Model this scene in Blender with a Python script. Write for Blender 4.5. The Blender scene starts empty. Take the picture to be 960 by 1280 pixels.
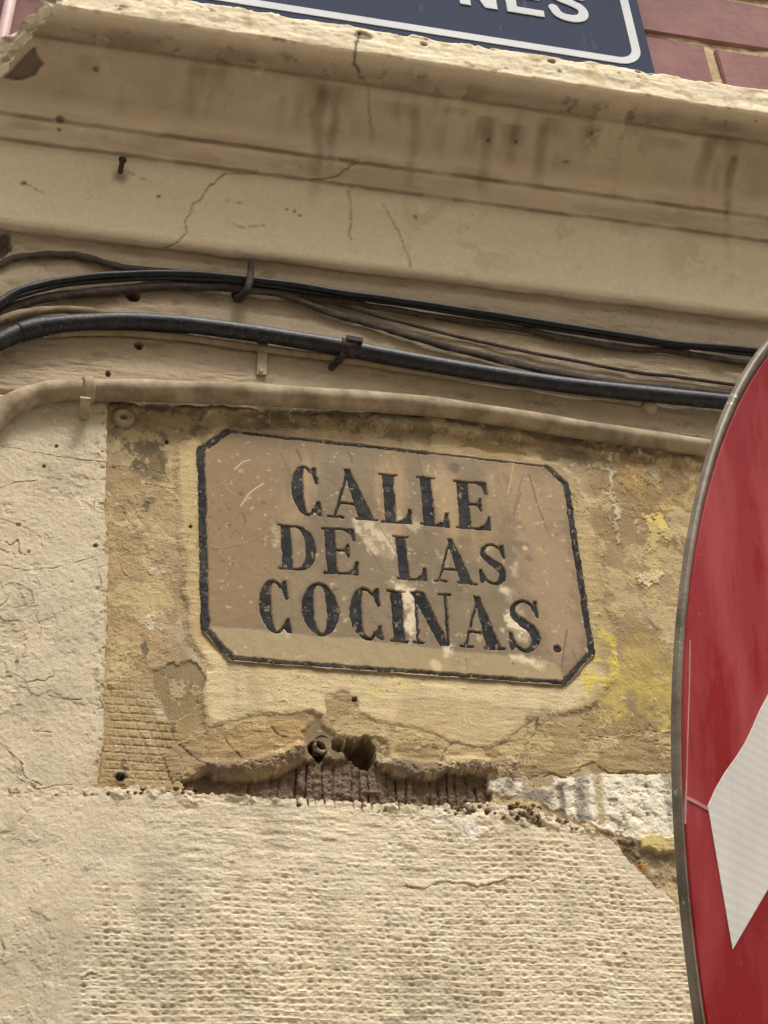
import bpy, math, random
import numpy as np
from mathutils import Matrix, Vector

# ------------------------------------------------------------------ camera
FPX = 2200.0                                  # focal length in pixels of a 960 x 1280 picture
CAM = np.array([0.0, -1.7, 1.75])
yaw, pitch, roll = [math.radians(a) for a in (17.068, 35.940, -5.146)]
W_ = np.array([math.sin(yaw) * math.cos(pitch), math.cos(yaw) * math.cos(pitch), math.sin(pitch)])
r0 = np.array([math.cos(yaw), -math.sin(yaw), 0.0])
u0 = np.cross(r0, W_)
R_ = math.cos(roll) * r0 + math.sin(roll) * u0
U_ = -math.sin(roll) * r0 + math.cos(roll) * u0

scene = bpy.context.scene
col = scene.collection
cam_data = bpy.data.cameras.new('camera')
cam_data.sensor_fit = 'VERTICAL'
cam_data.sensor_height = 24.0
cam_data.lens = 24.0 * FPX / 1280.0
cam_data.clip_start = 0.02
cam_data.clip_end = 500.0
cam = bpy.data.objects.new('camera', cam_data)
col.objects.link(cam)
m = Matrix.Identity(4)
for i in range(3):
    m[i][0], m[i][1], m[i][2], m[i][3] = R_[i], U_[i], -W_[i], CAM[i]
cam.matrix_world = m
scene.camera = cam

# ------------------------------------------------------------------ light: overcast daylight
SUN_EL, SUN_AZ = math.radians(64), math.radians(24)   # azimuth from straight in front of the wall, plus = from the right
to_sun = Vector((math.sin(SUN_AZ) * math.cos(SUN_EL), -math.cos(SUN_AZ) * math.cos(SUN_EL), math.sin(SUN_EL)))
world = bpy.data.worlds.new('World')
scene.world = world
world.use_nodes = True
nt = world.node_tree
nt.nodes.clear()
sky = nt.nodes.new('ShaderNodeTexSky')
sky.sky_type = 'NISHITA'
sky.sun_disc = False
sky.sun_elevation = SUN_EL
sky.sun_rotation = math.atan2(to_sun.x, to_sun.y)
sky.dust_density = 4.0
sky.air_density = 1.0
sky.ozone_density = 0.4
hs = nt.nodes.new('ShaderNodeHueSaturation')
hs.inputs['Saturation'].default_value = 0.22            # cloud cover: an almost colourless sky
bg = nt.nodes.new('ShaderNodeBackground')
bg.inputs['Strength'].default_value = 0.105
wo = nt.nodes.new('ShaderNodeOutputWorld')
nt.links.new(sky.outputs[0], hs.inputs['Color'])
nt.links.new(hs.outputs[0], bg.inputs['Color'])
nt.links.new(bg.outputs[0], wo.inputs['Surface'])
sun_d = bpy.data.lights.new('sun', 'SUN')
sun_d.energy = 1.5
sun_d.angle = math.radians(14)
sun_d.color = (1.0, 0.96, 0.90)
sun = bpy.data.objects.new('sun', sun_d)
col.objects.link(sun)
sun.rotation_euler = to_sun.to_track_quat('Z', 'Y').to_euler()
scene.view_settings.view_transform = 'Standard'
scene.view_settings.look = 'None'
scene.view_settings.exposure = 1.16
scene.view_settings.gamma = 1.0
scene.view_settings.use_curve_mapping = False

# ------------------------------------------------------------------ helpers
rng = np.random.default_rng(7)
random.seed(7)


def ray(px, py):
    return (px - 480.0) / FPX * R_ - (py - 640.0) / FPX * U_ + W_


def at(px, py, y=0.0):
    """the point of the upright plane y that the photograph shows at px, py"""
    d = ray(px, py)
    return CAM + d * ((y - CAM[1]) / d[1])


def xz(px, py, y=0.0):
    p = at(px, py, y)
    return (p[0], p[2])


def poly(pts, y=0.0):
    return np.array([xz(a, b, y) for a, b in pts])


def lin(r, g, b):
    c = np.array([r, g, b], float) / 255.0
    return np.where(c <= 0.04045, c / 12.92, ((c + 0.055) / 1.055) ** 2.4)


def h2(ix, iy, seed):
    h = ix * np.uint32(374761393) + iy * np.uint32(668265263) + np.uint32((seed * 974634731) & 0xFFFFFFFF)
    h = (h ^ (h >> np.uint32(13))) * np.uint32(1274126177)
    h ^= h >> np.uint32(16)
    return (h & np.uint32(0xFFFF)).astype(np.float32) * np.float32(1 / 32767.5) - np.float32(1.0)


def vn(x, y, seed=0):
    x = np.asarray(x, np.float32); y = np.asarray(y, np.float32)
    x0 = np.floor(x); y0 = np.floor(y)
    fx = (x - x0).astype(np.float32); fy = (y - y0).astype(np.float32)
    fx = fx * fx * (3 - 2 * fx); fy = fy * fy * (3 - 2 * fy)
    ix = np.atleast_1d(x0.astype(np.int32)).view(np.uint32); iy = np.atleast_1d(y0.astype(np.int32)).view(np.uint32)
    o1 = np.uint32(1)
    a = h2(ix, iy, seed); b = h2(ix + o1, iy, seed); c = h2(ix, iy + o1, seed); d = h2(ix + o1, iy + o1, seed)
    return (a + (b - a) * fx) * (1 - fy) + (c + (d - c) * fx) * fy


def fbm(x, y, f=1.0, o=4, seed=0, g=0.5):
    s = np.zeros(np.shape(x), np.float32); amp = 1.0; t = 0.0
    for k in range(o):
        s += amp * vn(x * f + 17.3 * k, y * f + 9.1 * k, seed + 31 * k); t += amp
        amp *= g; f *= 2.03
    return s / t


def sst(a, b, v):
    t = np.clip((v - a) / (b - a), 0, 1)
    return t * t * (3 - 2 * t)


def sd_poly(X, Y, P, b=0.04):
    """signed distance to a polygon, negative inside (only exact within 4 cm)"""
    P = np.asarray(P, float)
    out = np.full(X.shape, b, np.float32)
    sel = (X > P[:, 0].min() - b) & (X < P[:, 0].max() + b) & (Y > P[:, 1].min() - b) & (Y < P[:, 1].max() + b)
    if not sel.any():
        return out
    x = X[sel]; y = Y[sel]
    d = np.full(x.shape, 1e9); ins = np.zeros(x.shape, bool)
    for i in range(len(P)):
        ax, ay = P[i]; bx, by = P[(i + 1) % len(P)]
        ex, ey = bx - ax, by - ay
        L = ex * ex + ey * ey + 1e-18
        t = np.clip(((x - ax) * ex + (y - ay) * ey) / L, 0, 1)
        d = np.minimum(d, (x - ax - t * ex) ** 2 + (y - ay - t * ey) ** 2)
        if ay != by:
            c = (ay > y) != (by > y)
            ins ^= c & (x < ex * (y - ay) / (by - ay) + ax)
    d = np.sqrt(d)
    out[sel] = np.where(ins, -d, d)
    return out


def d_line(X, Y, P, b=0.03):
    """distance to an open polyline and the share of the way along it"""
    P = np.asarray(P, float)
    out = np.full(X.shape, b, np.float32); tt = np.zeros(X.shape, np.float32)
    sel = (X > P[:, 0].min() - b) & (X < P[:, 0].max() + b) & (Y > P[:, 1].min() - b) & (Y < P[:, 1].max() + b)
    if not sel.any():
        return out, tt
    x = X[sel]; y = Y[sel]
    d = np.full(x.shape, 1e9); tb = np.zeros(x.shape)
    n = len(P) - 1
    for i in range(n):
        ax, ay = P[i]; bx, by = P[i + 1]
        ex, ey = bx - ax, by - ay
        t = np.clip(((x - ax) * ex + (y - ay) * ey) / (ex * ex + ey * ey + 1e-18), 0, 1)
        q = (x - ax - t * ex) ** 2 + (y - ay - t * ey) ** 2
        k = q < d
        d = np.where(k, q, d); tb = np.where(k, (i + t) / n, tb)
    out[sel] = np.sqrt(d); tt[sel] = tb
    return out, tt


def link(name, me, parent=None, mat=None):
    o = bpy.data.objects.new(name, me)
    col.objects.link(o)
    if mat is not None and me is not None:
        me.materials.append(mat)
    if parent is not None:
        o.parent = parent
    return o


def tag(o, label=None, cat=None, group=None, kind=None):
    if label: o['label'] = label
    if cat: o['category'] = cat
    if group: o['group'] = group
    if kind: o['kind'] = kind
    return o


def empty(name, label, cat, loc=(0, 0, 0), group=None):
    o = bpy.data.objects.new(name, None)
    o.empty_display_size = 0.05
    col.objects.link(o)
    o.location = loc
    return tag(o, label, cat, group)


def part(name, me, parent, mat):
    """a child whose mesh is written in world coordinates"""
    o = link(name, me, parent, mat)
    o.matrix_parent_inverse = Matrix.Translation(-Vector(parent.location)) if parent.type == 'EMPTY' else Matrix.Identity(4)
    return o


def mesh_np(name, V, F, colr=None, smooth=True):
    V = np.ascontiguousarray(V, np.float32); F = np.ascontiguousarray(F, np.int32)
    me = bpy.data.meshes.new(name)
    k = F.shape[1]
    me.vertices.add(len(V)); me.vertices.foreach_set('co', V.ravel())
    me.loops.add(F.size); me.loops.foreach_set('vertex_index', F.ravel())
    me.polygons.add(len(F))
    me.polygons.foreach_set('loop_start', np.arange(0, F.size, k, dtype=np.int32))
    me.polygons.foreach_set('loop_total', np.full(len(F), k, np.int32))
    me.polygons.foreach_set('use_smooth', np.full(len(F), smooth, bool))
    if colr is not None:
        a = me.attributes.new('tone', 'FLOAT_COLOR', 'POINT')
        c = np.ones((len(V), 4), np.float32); c[:, :3] = colr
        a.data.foreach_set('color', c.ravel())
    me.update(calc_edges=True)
    return me


def grid_faces(nr, nc, flip=False):
    i = np.arange(nr - 1)[:, None] * nc + np.arange(nc - 1)[None]
    q = np.stack([i, i + 1, i + nc + 1, i + nc], -1).reshape(-1, 4)
    return q[:, ::-1] if flip else q


class MB:
    def __init__(s): s.v = []; s.f = []

    def add(s, V, F):
        n = len(s.v); s.v += [tuple(map(float, p)) for p in V]; s.f += [tuple(n + i for i in q) for q in F]

    def box(s, c, half, ax=None):
        A = np.eye(3) if ax is None else np.array(ax, float)
        V = [np.array(c) + sx * half[0] * A[0] + sy * half[1] * A[1] + sz * half[2] * A[2]
             for sz in (-1, 1) for sy in (-1, 1) for sx in (-1, 1)]
        s.add(V, [(0, 2, 3, 1), (4, 5, 7, 6), (0, 1, 5, 4), (2, 6, 7, 3), (0, 4, 6, 2), (1, 3, 7, 5)])

    def tube(s, pts, r, n=16, cap=True, flat=1.0, wob=0.0, seed=0):
        pts = np.array(pts, float); k = len(pts)
        rr = np.full(k, r) if np.isscalar(r) else np.array(r)
        T = np.gradient(pts, axis=0); T /= np.linalg.norm(T, axis=1)[:, None] + 1e-12
        ref = np.array([0, 1.0, 0])
        V = []
        for i in range(k):
            b = ref - T[i] * (ref @ T[i])
            if np.linalg.norm(b) < 0.05:
                b = np.array([1.0, 0, 0]) - T[i] * T[i][0]
            b /= np.linalg.norm(b); c = np.cross(T[i], b)
            for j in range(n):
                a = 2 * math.pi * j / n
                w = 1.0
                if wob:
                    w += wob * math.sin(a * 2 + i * .37 + seed) * math.sin(i * .21 + seed * 2) + wob * .6 * math.sin(i * .9 + a * 3)
                V.append(pts[i] + rr[i] * w * (math.cos(a) * b * flat + math.sin(a) * c))
        F = [(i * n + j, i * n + (j + 1) % n, (i + 1) * n + (j + 1) % n, (i + 1) * n + j) for i in range(k - 1) for j in range(n)]
        if cap:
            F += [tuple(range(n))[::-1], tuple((k - 1) * n + j for j in range(n))]
        s.add(V, F)

    def lathe(s, c, axis, prof, n=28, up=(0, 0, 1)):
        """prof: (distance along axis, radius)"""
        axis = np.array(axis, float); axis /= np.linalg.norm(axis)
        e = np.cross(np.array(up, float), axis); e /= np.linalg.norm(e); g = np.cross(axis, e)
        V = []
        for d, r in prof:
            for j in range(n):
                a = 2 * math.pi * j / n
                V.append(np.array(c) + axis * d + r * (math.cos(a) * e + math.sin(a) * g))
        k = len(prof)
        F = [(i * n + j, i * n + (j + 1) % n, (i + 1) * n + (j + 1) % n, (i + 1) * n + j) for i in range(k - 1) for j in range(n)]
        if prof[0][1] > 0: F.append(tuple(range(n))[::-1])
        if prof[-1][1] > 0: F.append(tuple((k - 1) * n + j for j in range(n)))
        s.add(V, F)

    def mesh(s, name, smooth=True, angle=40):
        me = bpy.data.meshes.new(name)
        me.from_pydata(s.v, [], s.f)
        if smooth:
            me.polygons.foreach_set('use_smooth', [True] * len(me.polygons))
            me.update()
            me.set_sharp_from_angle(angle=math.radians(angle))
        me.update()
        return me


def spline(P, n=8):
    P = [np.array(p, float) for p in P]
    P = [2 * P[0] - P[1]] + P + [2 * P[-1] - P[-2]]
    out = []
    for i in range(1, len(P) - 2):
        a, b, c, d = P[i - 1:i + 3]
        for k in range(n):
            t = k / n
            out.append(0.5 * (2 * b + (c - a) * t + (2 * a - 5 * b + 4 * c - d) * t * t + (3 * b - a - 3 * c + d) * t ** 3))
    out.append(P[-2])
    return np.array(out)


# ------------------------------------------------------------------ materials
def new_mat(name):
    mt = bpy.data.materials.new(name); mt.use_nodes = True
    n = mt.node_tree.nodes; l = mt.node_tree.links
    return mt, n, l, n['Principled BSDF']


def noise(n, l, scale, detail=4, rough=0.55, vec=None, stretch=None):
    t = n.new('ShaderNodeTexNoise')
    t.inputs['Scale'].default_value = scale; t.inputs['Detail'].default_value = detail
    t.inputs['Roughness'].default_value = rough
    if vec is None:
        tc = n.new('ShaderNodeTexCoord'); vec = tc.outputs['Object']
    if stretch is not None:
        mp = n.new('ShaderNodeMapping'); mp.inputs['Scale'].default_value = stretch
        l.new(vec, mp.inputs['Vector']); vec = mp.outputs['Vector']
    l.new(vec, t.inputs['Vector'])
    return t


def ramp(n, l, src, stops):
    r = n.new('ShaderNodeValToRGB')
    e = r.color_ramp.elements
    while len(e) < len(stops): e.new(0.5)
    for q, (p, c) in zip(e, stops):
        q.position = p; q.color = (*c, 1) if len(c) == 3 else c
    l.new(src, r.inputs['Fac'])
    return r


def mixc(n, l, fac, a, b, mode='MIX'):
    x = n.new('ShaderNodeMix'); x.data_type = 'RGBA'; x.blend_type = mode
    for sock, v in ((x.inputs[0], fac), (x.inputs[6], a), (x.inputs[7], b)):
        if hasattr(v, 'is_linked'): l.new(v, sock)
        elif isinstance(v, (int, float)): sock.default_value = v
        else: sock.default_value = (*v, 1)
    return x.outputs[2]


def bump(n, l, b, src, strength, dist):
    x = n.new('ShaderNodeBump'); x.inputs['Strength'].default_value = strength; x.inputs['Distance'].default_value = dist
    l.new(src, x.inputs['Height']); l.new(x.outputs[0], b.inputs['Normal'])


def plaster_mat(name, grain=0.10, bmp=0.5, rough=0.93):
    mt, n, l, b = new_mat(name)
    a = n.new('ShaderNodeAttribute'); a.attribute_name = 'tone'
    g = noise(n, l, 420, 5, 0.7)
    v = ramp(n, l, g.outputs['Fac'], [(0.25, (1 - 2 * grain,) * 3), (0.75, (1 + 1.2 * grain,) * 3)])
    l.new(mixc(n, l, 1.0, a.outputs['Color'], v.outputs['Color'], 'MULTIPLY'), b.inputs['Base Color'])
    b.inputs['Roughness'].default_value = rough
    b.inputs['Specular IOR Level'].default_value = 0.25
    g2 = noise(n, l, 300, 6, 0.65)
    bump(n, l, b, g2.outputs['Fac'], bmp, 0.0012)
    return mt


def speckle_mat(name, base, second, third=None, scale=60, lo=0.45, hi=0.6, rough=0.7, bmp=0.3, bscale=250, stretch=None, spec=0.3, metal=0.0, third_lo=0.62):
    mt, n, l, b = new_mat(name)
    g = noise(n, l, scale, 6, 0.62, stretch=stretch)
    f = ramp(n, l, g.outputs['Fac'], [(lo, (0, 0, 0)), (hi, (1, 1, 1))])
    c = mixc(n, l, f.outputs['Color'], tuple(base), tuple(second))
    if third is not None:
        g3 = noise(n, l, scale * 2.7, 5, 0.7)
        f3 = ramp(n, l, g3.outputs['Fac'], [(third_lo, (0, 0, 0)), (third_lo + 0.05, (1, 1, 1))])
        c = mixc(n, l, f3.outputs['Color'], c, tuple(third))
    l.new(c, b.inputs['Base Color'])
    b.inputs['Roughness'].default_value = rough
    b.inputs['Specular IOR Level'].default_value = spec
    b.inputs['Metallic'].default_value = metal
    g2 = noise(n, l, bscale, 5, 0.6)
    bump(n, l, b, g2.outputs['Fac'], bmp, 0.001)
    return mt


M = {}
M['plaster'] = plaster_mat('weathered_plaster', 0.09, 0.8)
M['cornice'] = plaster_mat('painted_cornice', 0.07, 0.6)
M['stone'] = plaster_mat('plaque_stone', 0.07, 0.25, 0.75)
M['letter_paint'] = speckle_mat('letter_paint', lin(22, 22, 24), lin(54, 52, 51), lin(138, 122, 98), 38, 0.42, 0.68, 0.7, 0.6, 500, third_lo=0.595, spec=.15)
M['border_paint'] = speckle_mat('border_paint', lin(28, 28, 30), lin(66, 63, 60), lin(140, 122, 94), 60, 0.42, 0.68, 0.75, 0.6, 500, third_lo=0.58, spec=.15)
M['black_cable'] = speckle_mat('black_cable', lin(20, 19, 20), lin(36, 33, 31), lin(84, 76, 66), 80, 0.5, 0.7, 0.45, 0.3, 300, spec=0.4)
M['conduit'] = speckle_mat('black_conduit', lin(24, 25, 29), lin(44, 44, 46), lin(112, 102, 88), 70, 0.45, 0.62, 0.5, 0.6, 220, spec=0.4, third_lo=0.615)
M['brown_cable'] = speckle_mat('brown_cable', lin(54, 45, 39), lin(80, 67, 55), lin(118, 103, 84), 60, 0.4, 0.65, 0.8, 0.4, 300)
M['tan_cable'] = speckle_mat('tan_cable', lin(150, 134, 108), lin(112, 96, 76), None, 40, 0.45, 0.7, 0.85, 0.4, 300)
M['pipe_paint'] = speckle_mat('pipe_paint', lin(172, 154, 126), lin(132, 115, 90), lin(98, 85, 68), 30, 0.38, 0.62, 0.8, 0.6, 180, third_lo=0.66)
M['iron'] = speckle_mat('rusty_iron', lin(44, 38, 36), lin(78, 60, 50), lin(120, 104, 84), 120, 0.45, 0.62, 0.75, 0.6, 400, third_lo=0.68)
M['old_iron'] = speckle_mat('grey_iron', lin(92, 82, 74), lin(60, 50, 44), lin(130, 116, 98), 120, 0.45, 0.62, 0.75, 0.6, 400, third_lo=0.66)

# ================================================================== THE SETTING
mt, n, l, b = new_mat('paving')
tc = n.new('ShaderNodeTexCoord')
br = n.new('ShaderNodeTexBrick')
br.inputs['Color1'].default_value = (0.42, 0.39, 0.345, 1); br.inputs['Color2'].default_value = (0.37, 0.34, 0.30, 1)
br.inputs['Mortar'].default_value = (0.16, 0.145, 0.13, 1)
br.inputs['Scale'].default_value = 1.0; br.inputs['Mortar Size'].default_value = 0.008
br.inputs['Brick Width'].default_value = 0.6; br.inputs['Row Height'].default_value = 0.4
l.new(tc.outputs['Object'], br.inputs['Vector'])
l.new(br.outputs['Color'], b.inputs['Base Color'])
b.inputs['Roughness'].default_value = 0.9
mb = MB()
mb.add([(-60, -60, 0), (60, -60, 0), (60, 60, 0), (-60, 60, 0)], [(0, 1, 2, 3)])
tag(link('pavement', mb.mesh('pavement', False), None, mt), 'stone paved street at the foot of the wall', kind='structure')

# unseen house added behind the camera to cut low sky light and bounce some
opp = empty('added_opposite_house', 'tall pale plastered house across the street, unseen, added to shape the light', 'building', (0.0, -6.0, 0.0))
opp_pl = speckle_mat('opposite_plaster', lin(206, 188, 160), lin(190, 172, 144), None, 2, .4, .6, .95, .3, 60)
opp_wd = speckle_mat('opposite_wood', lin(70, 52, 40), lin(54, 42, 34), None, 6, .4, .6, .7, .3, 60)
opp_gl = speckle_mat('opposite_glass', lin(38, 42, 46), lin(30, 34, 38), None, 3, .4, .6, .12, .0, 60)
mb = MB()
ox = [-9.0]
for k in range(6): ox += [-7.6 + 2.8 * k, -6.5 + 2.8 * k]
ox += [9.0]
oz = [0, .9, 2.3, 3.7, 5.1, 6.5, 7.6, 8.4]
for i in range(len(ox) - 1):
    for j in range(len(oz) - 1):
        if i % 2 == 1 and j % 2 == 1: continue
        mb.add([(ox[i], -6, oz[j]), (ox[i + 1], -6, oz[j]), (ox[i + 1], -6, oz[j + 1]), (ox[i], -6, oz[j + 1])], [(3, 2, 1, 0)])
mb.box((0, -9.2, 4.2), (9.0, 2.9, 4.2))
part('wall', mb.mesh('wall', False), opp, opp_pl)
mb = MB(); mb.box((0, -8.9, 8.52), (9.3, 3.25, .11)); part('roof', mb.mesh('roof', False), opp, opp_wd)
for i in range(1, len(ox) - 1, 2):
    for j in (1, 3, 5):
        xa_, xb_, za_, zb_ = ox[i], ox[i + 1], oz[j], oz[j + 1]
        mb = MB()
        for c_, hf in (((xa_ + .04, -6.1, (za_ + zb_) / 2), (.04, .10, (zb_ - za_) / 2)), ((xb_ - .04, -6.1, (za_ + zb_) / 2), (.04, .10, (zb_ - za_) / 2)), (((xa_ + xb_) / 2, -6.1, za_ + .04), ((xb_ - xa_) / 2 - .08, .10, .04)), (((xa_ + xb_) / 2, -6.1, zb_ - .04), ((xb_ - xa_) / 2 - .08, .10, .04)), (((xa_ + xb_) / 2, -6.1, (za_ + zb_) / 2), (.03, .05, (zb_ - za_) / 2 - .08))):
            mb.box(c_, hf)
        wn = part('window', mb.mesh('window', False), opp, opp_wd)
        mb = MB(); mb.box(((xa_ + xb_) / 2, -6.14, (za_ + zb_) / 2), ((xb_ - xa_) / 2 - .07, .01, (zb_ - za_) / 2 - .07))
        part('pane', mb.mesh('pane', False), wn, opp_gl)

# ------------------------------------------------------------------ building
building = empty('corner_building', 'old building with cream plaster wall, moulded cornice and pink brick upper storey', 'building', (0.6, 0.0, 0.0))

# ---- the plaster wall: one fine relief sheet
STEP = 0.00135
xs = np.concatenate([np.linspace(-0.40, 0.02, 40, endpoint=False), np.arange(0.02, 1.17, STEP), np.linspace(1.17, 2.6, 60)])
ZTOP = 3.46
zs = np.concatenate([np.linspace(0.0, 2.36, 60, endpoint=False), np.arange(2.36, 2.60, .00105), np.arange(2.60, 3.08, STEP), np.arange(3.08, ZTOP, 0.0019), [ZTOP]])
X, Z = np.meshgrid(xs.astype(np.float32), zs.astype(np.float32))
N1 = fbm(X, Z, 45, 5, 1); N2 = fbm(X, Z, 45, 5, 2)
N3 = fbm(X, Z, 9, 5, 3)
NF = fbm(X, Z, 210, 3, 4)
W1 = fbm(X, Z, 40, 6, 7, .66); W2 = fbm(X, Z, 40, 6, 8, .66)      # ragged outlines
NG = fbm(X, Z, 28, 6, 9, .70)                                        # mottling
NS = fbm(X * 0.25, Z, 160, 4, 5)             # horizontal trowel streaks
NV = fbm(X, Z * 0.2, 60, 4, 6)               # vertical run streaks
Hh = np.zeros(X.shape, np.float32)
Cc = np.zeros(X.shape + (3,), np.float32)


def wmask(pts, soft=0.0012, rough=0.004, y=0.0):
    d = sd_poly(X + rough * W1 * 1.7, Z + rough * W2 * 1.7, poly(pts, y)) + rough * .4 * NF
    return sst(soft, -soft, d)


def lay(mk, c=None, h=None, add=None):
    if c is not None:
        Cc[...] = Cc * (1 - mk[..., None]) + mk[..., None] * np.asarray(c, np.float32)
    if h is not None:
        Hh[...] = Hh * (1 - mk) + mk * h
    if add is not None:
        Hh[...] = Hh + mk * add


CREAM = lin(204, 189.5, 161)
TAN = lin(168, 147, 113)
# 0. the cream paint of the whole wall
Cc[...] = CREAM
Cc *= (1 + 0.07 * N3 + 0.05 * N1)[..., None]
Hh += 0.0016 * N3 + 0.0006 * N1

# regions of the outer coat
lower = [(-900, 1000), (60, 985), (118, 989), (165, 986), (215, 992), (250, 990), (300, 996), (360, 1000), (420, 998), (470, 1001), (520, 1000), (560, 1008), (600, 1004),
         (640, 1008), (690, 1022), (742, 1043), (775, 1066), (800, 1092), (826, 1112), (850, 1146), (872, 1170), (1000, 1230), (2200, 1260), (2200, 2600), (-900, 2600)]
leftcol = [(-900, 505), (60, 497), (131, 500), (134, 545), (132, 640), (134, 720), (132, 800), (130, 880), (127, 930), (121, 985), (118, 1000), (-900, 1020)]
frieze = [(-900, 150), (2400, 420), (2400, 640), (960, 560), (890, 556), (720, 533), (560, 508), (420, 498), (240, 490), (105, 490), (-900, 530)]
m_low = wmask(lower, 0.0008, 0.0034)
m_left = wmask(leftcol, 0.0011, 0.0020)
m_fr = wmask(frieze, 0.0030, 0.003)
outer = np.maximum(np.maximum(m_low, m_left), m_fr)

# 1. the recess round the plaque: an older tan coat
rec = 1 - outer
lay(rec, TAN * 1.0)
Cc *= (1 + rec * (0.10 * N1 + 0.10 * NV))[..., None]
Hh += outer * 0.0085

# 2. relief of the outer coat -------------------------------------------------
# left column: smooth, hair cracks and lifted flakes
ridge = np.abs(fbm(X, Z * 0.8, 16, 4, 21))
hair = sst(0.016, 0.0, ridge) * sst(0.05, 0.25, fbm(X, Z, 7, 3, 22) + 0.12)
lc = wmask([(-300, 560), (45, 600), (70, 760), (105, 830), (60, 960), (100, 1010), (50, 1300), (-300, 1300)], 0.02, 0.02) * m_left.clip(0, 1)
lay(hair * np.maximum(lc, 0.0), lin(150, 134, 106), None, -0.0016)
step = sst(-0.03, 0.04, fbm(X, Z, 13, 6, 23, .62))
Hh += np.maximum(m_left, m_low * sst(0.0, 1.0, wmask([(-900, 1000), (105, 990), (70, 1100), (95, 1400), (-900, 1400)], 0.02, 0.01))) * step * 0.0008
Hh += m_left * (0.0006 * NF + 0.0005 * NV)
# small chips along the free edge of the left column
edge = sd_poly(X, Z, poly(leftcol))
chip = sst(0.25, 0.5, fbm(X, Z, 130, 3, 24)) * m_left * sst(-0.026, -0.002, edge)
lay(chip * .7, lin(160, 141, 110), None, -0.0018)

# lower wall: brushed smooth strip on top, scratched basket relief below
wv = fbm(X, Z, 9, 3, 31)
rowp, colp = 0.0072, 0.0096
ph_r = (Z + 0.0050 * wv + 0.0016 * fbm(X, Z, 30, 2, 32) + .012 * (X - .5) ** 2) / rowp
ri = np.floor(ph_r)
ph_c = (X + 0.0050 * fbm(X, Z, 11, 2, 33)) / colp + .14 * vn(ri * 1.7, ri * 0 + 3.1, 35)
ci = np.floor(ph_c)
ca = vn(ri + .01, ci + .01, 37); cb = vn(ri + .01, ci + .01, 38); cd = vn(ri + .01, ci + .01, 39)
pu = (ph_c - ci - .5 + .12 * ca) / (.40 + .10 * cb); pv = (ph_r - ri - .5 + .14 * cb + .14 * W1) / (.32 + .10 * ca)
pit = sst(1.25, .05, np.hypot(pu, pv) + .40 * W2) * np.clip(.62 + .55 * cd, .05, 1.1)
ridge_z = sst(.30, .0, np.abs(ph_r - ri - .08)) * .6
m_grid = wmask([(108, 1150), (130, 1105), (230, 1092), (300, 1078), (420, 1080), (480, 1060), (560, 1040), (640, 1040), (720, 1060), (800, 1095), (900, 1190), (1100, 1210), (2200, 1230), (2200, 2600), (60, 2600), (85, 1400)], 0.034, 0.020)
zoneR = sst(.05, .35, fbm(X, Z, 6, 4, 44) + .6 * (X - .62))
m_grid *= .28 + .72 * sst(-0.35, 0.25, fbm(X, Z, 7, 5, 34, .6) + 0.10)
Hh += m_low * m_grid * (0.0006 - 0.0017 * pit * (1.05 - .3 * zoneR) * np.clip(.9 + .8 * NG, .2, 1.5) + .0004 * ridge_z + zoneR * .0016 * (ridge_z - .2) * sst(-.25, .3, W1 + .5 * NG))
Hh += m_low * m_grid * (0.0017 * fbm(X * .8, Z, 90, 5, 36, .6))
Hh += m_low * (1 - 0.7 * m_grid) * 0.0013 * NS * sst(0.04, 0.20, X - 0.10)
Hh += m_low * 0.0005 * NF
# lifted crusts in the lower right
for k, pts in enumerate([
    
    [(505, 1110), (560, 1108), (595, 1112), (610, 1106), (632, 1096), (660, 1104), (680, 1098)],
    [(108, 1226), (120, 1218)],
    ]):
    d, t = d_line(X + 0.008 * W1, Z + 0.008 * W2, poly(pts))
    q_ = (.35 + .65 * sst(-.3, .4, N2))
    lay(sst(0.0060, 0.0004, d) * m_low * q_, None, None, 0.0010)
    d, t = d_line(X + 0.008 * W1, Z + 0.0026 + 0.008 * W2, poly(pts))
    lay(sst(0.0020, 0.0004, d) * m_low * q_, lin(170, 152, 122), None, -0.0022)
crst = wmask([(470, 1010), (600, 1005), (640, 1030), (600, 1060), (500, 1065)], 0.008, 0.006) * m_low
Hh += crst * 0.0035 * np.abs(fbm(X, Z, 60, 4, 41))
# dirty breaks in the lower coat
for cx, cy, rx, ry, q in [(288, 1075, 45, 14, .5), (310, 1230, 32, 30, .55), (290, 1180, 18, 30, .35), (128, 1120, 14, 8, .6), (100, 1090, 22, 6, .5), (775, 1195, 10, 6, .8), (60, 1150, 30, 8, .3), (300, 1110, 14, 40, .3)]:
    c = at(cx, cy)
    e = np.hypot((X - c[0]) / (rx * 0.00088), (Z - c[2]) / (ry * 0.00088)) + 0.9 * fbm(X, Z, 120, 3, 42)
    lay(sst(1.0, 0.2, e) * q * sst(-0.2, 0.4, fbm(X, Z, 170, 3, 43)) * outer, lin(112, 96, 74))
Cc *= (1 + .10 * m_low)[..., None]
gs = sst(.0, .5, fbm(X, Z * .5, 9, 6, 45, .66)) * m_low
lay(gs * .42, lin(152, 138, 116))
lay(m_low * sst(.18, .24, fbm(X, Z, 24, 6, 46, .68)) * .35, lin(216, 204, 180), None, .0005)
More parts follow.
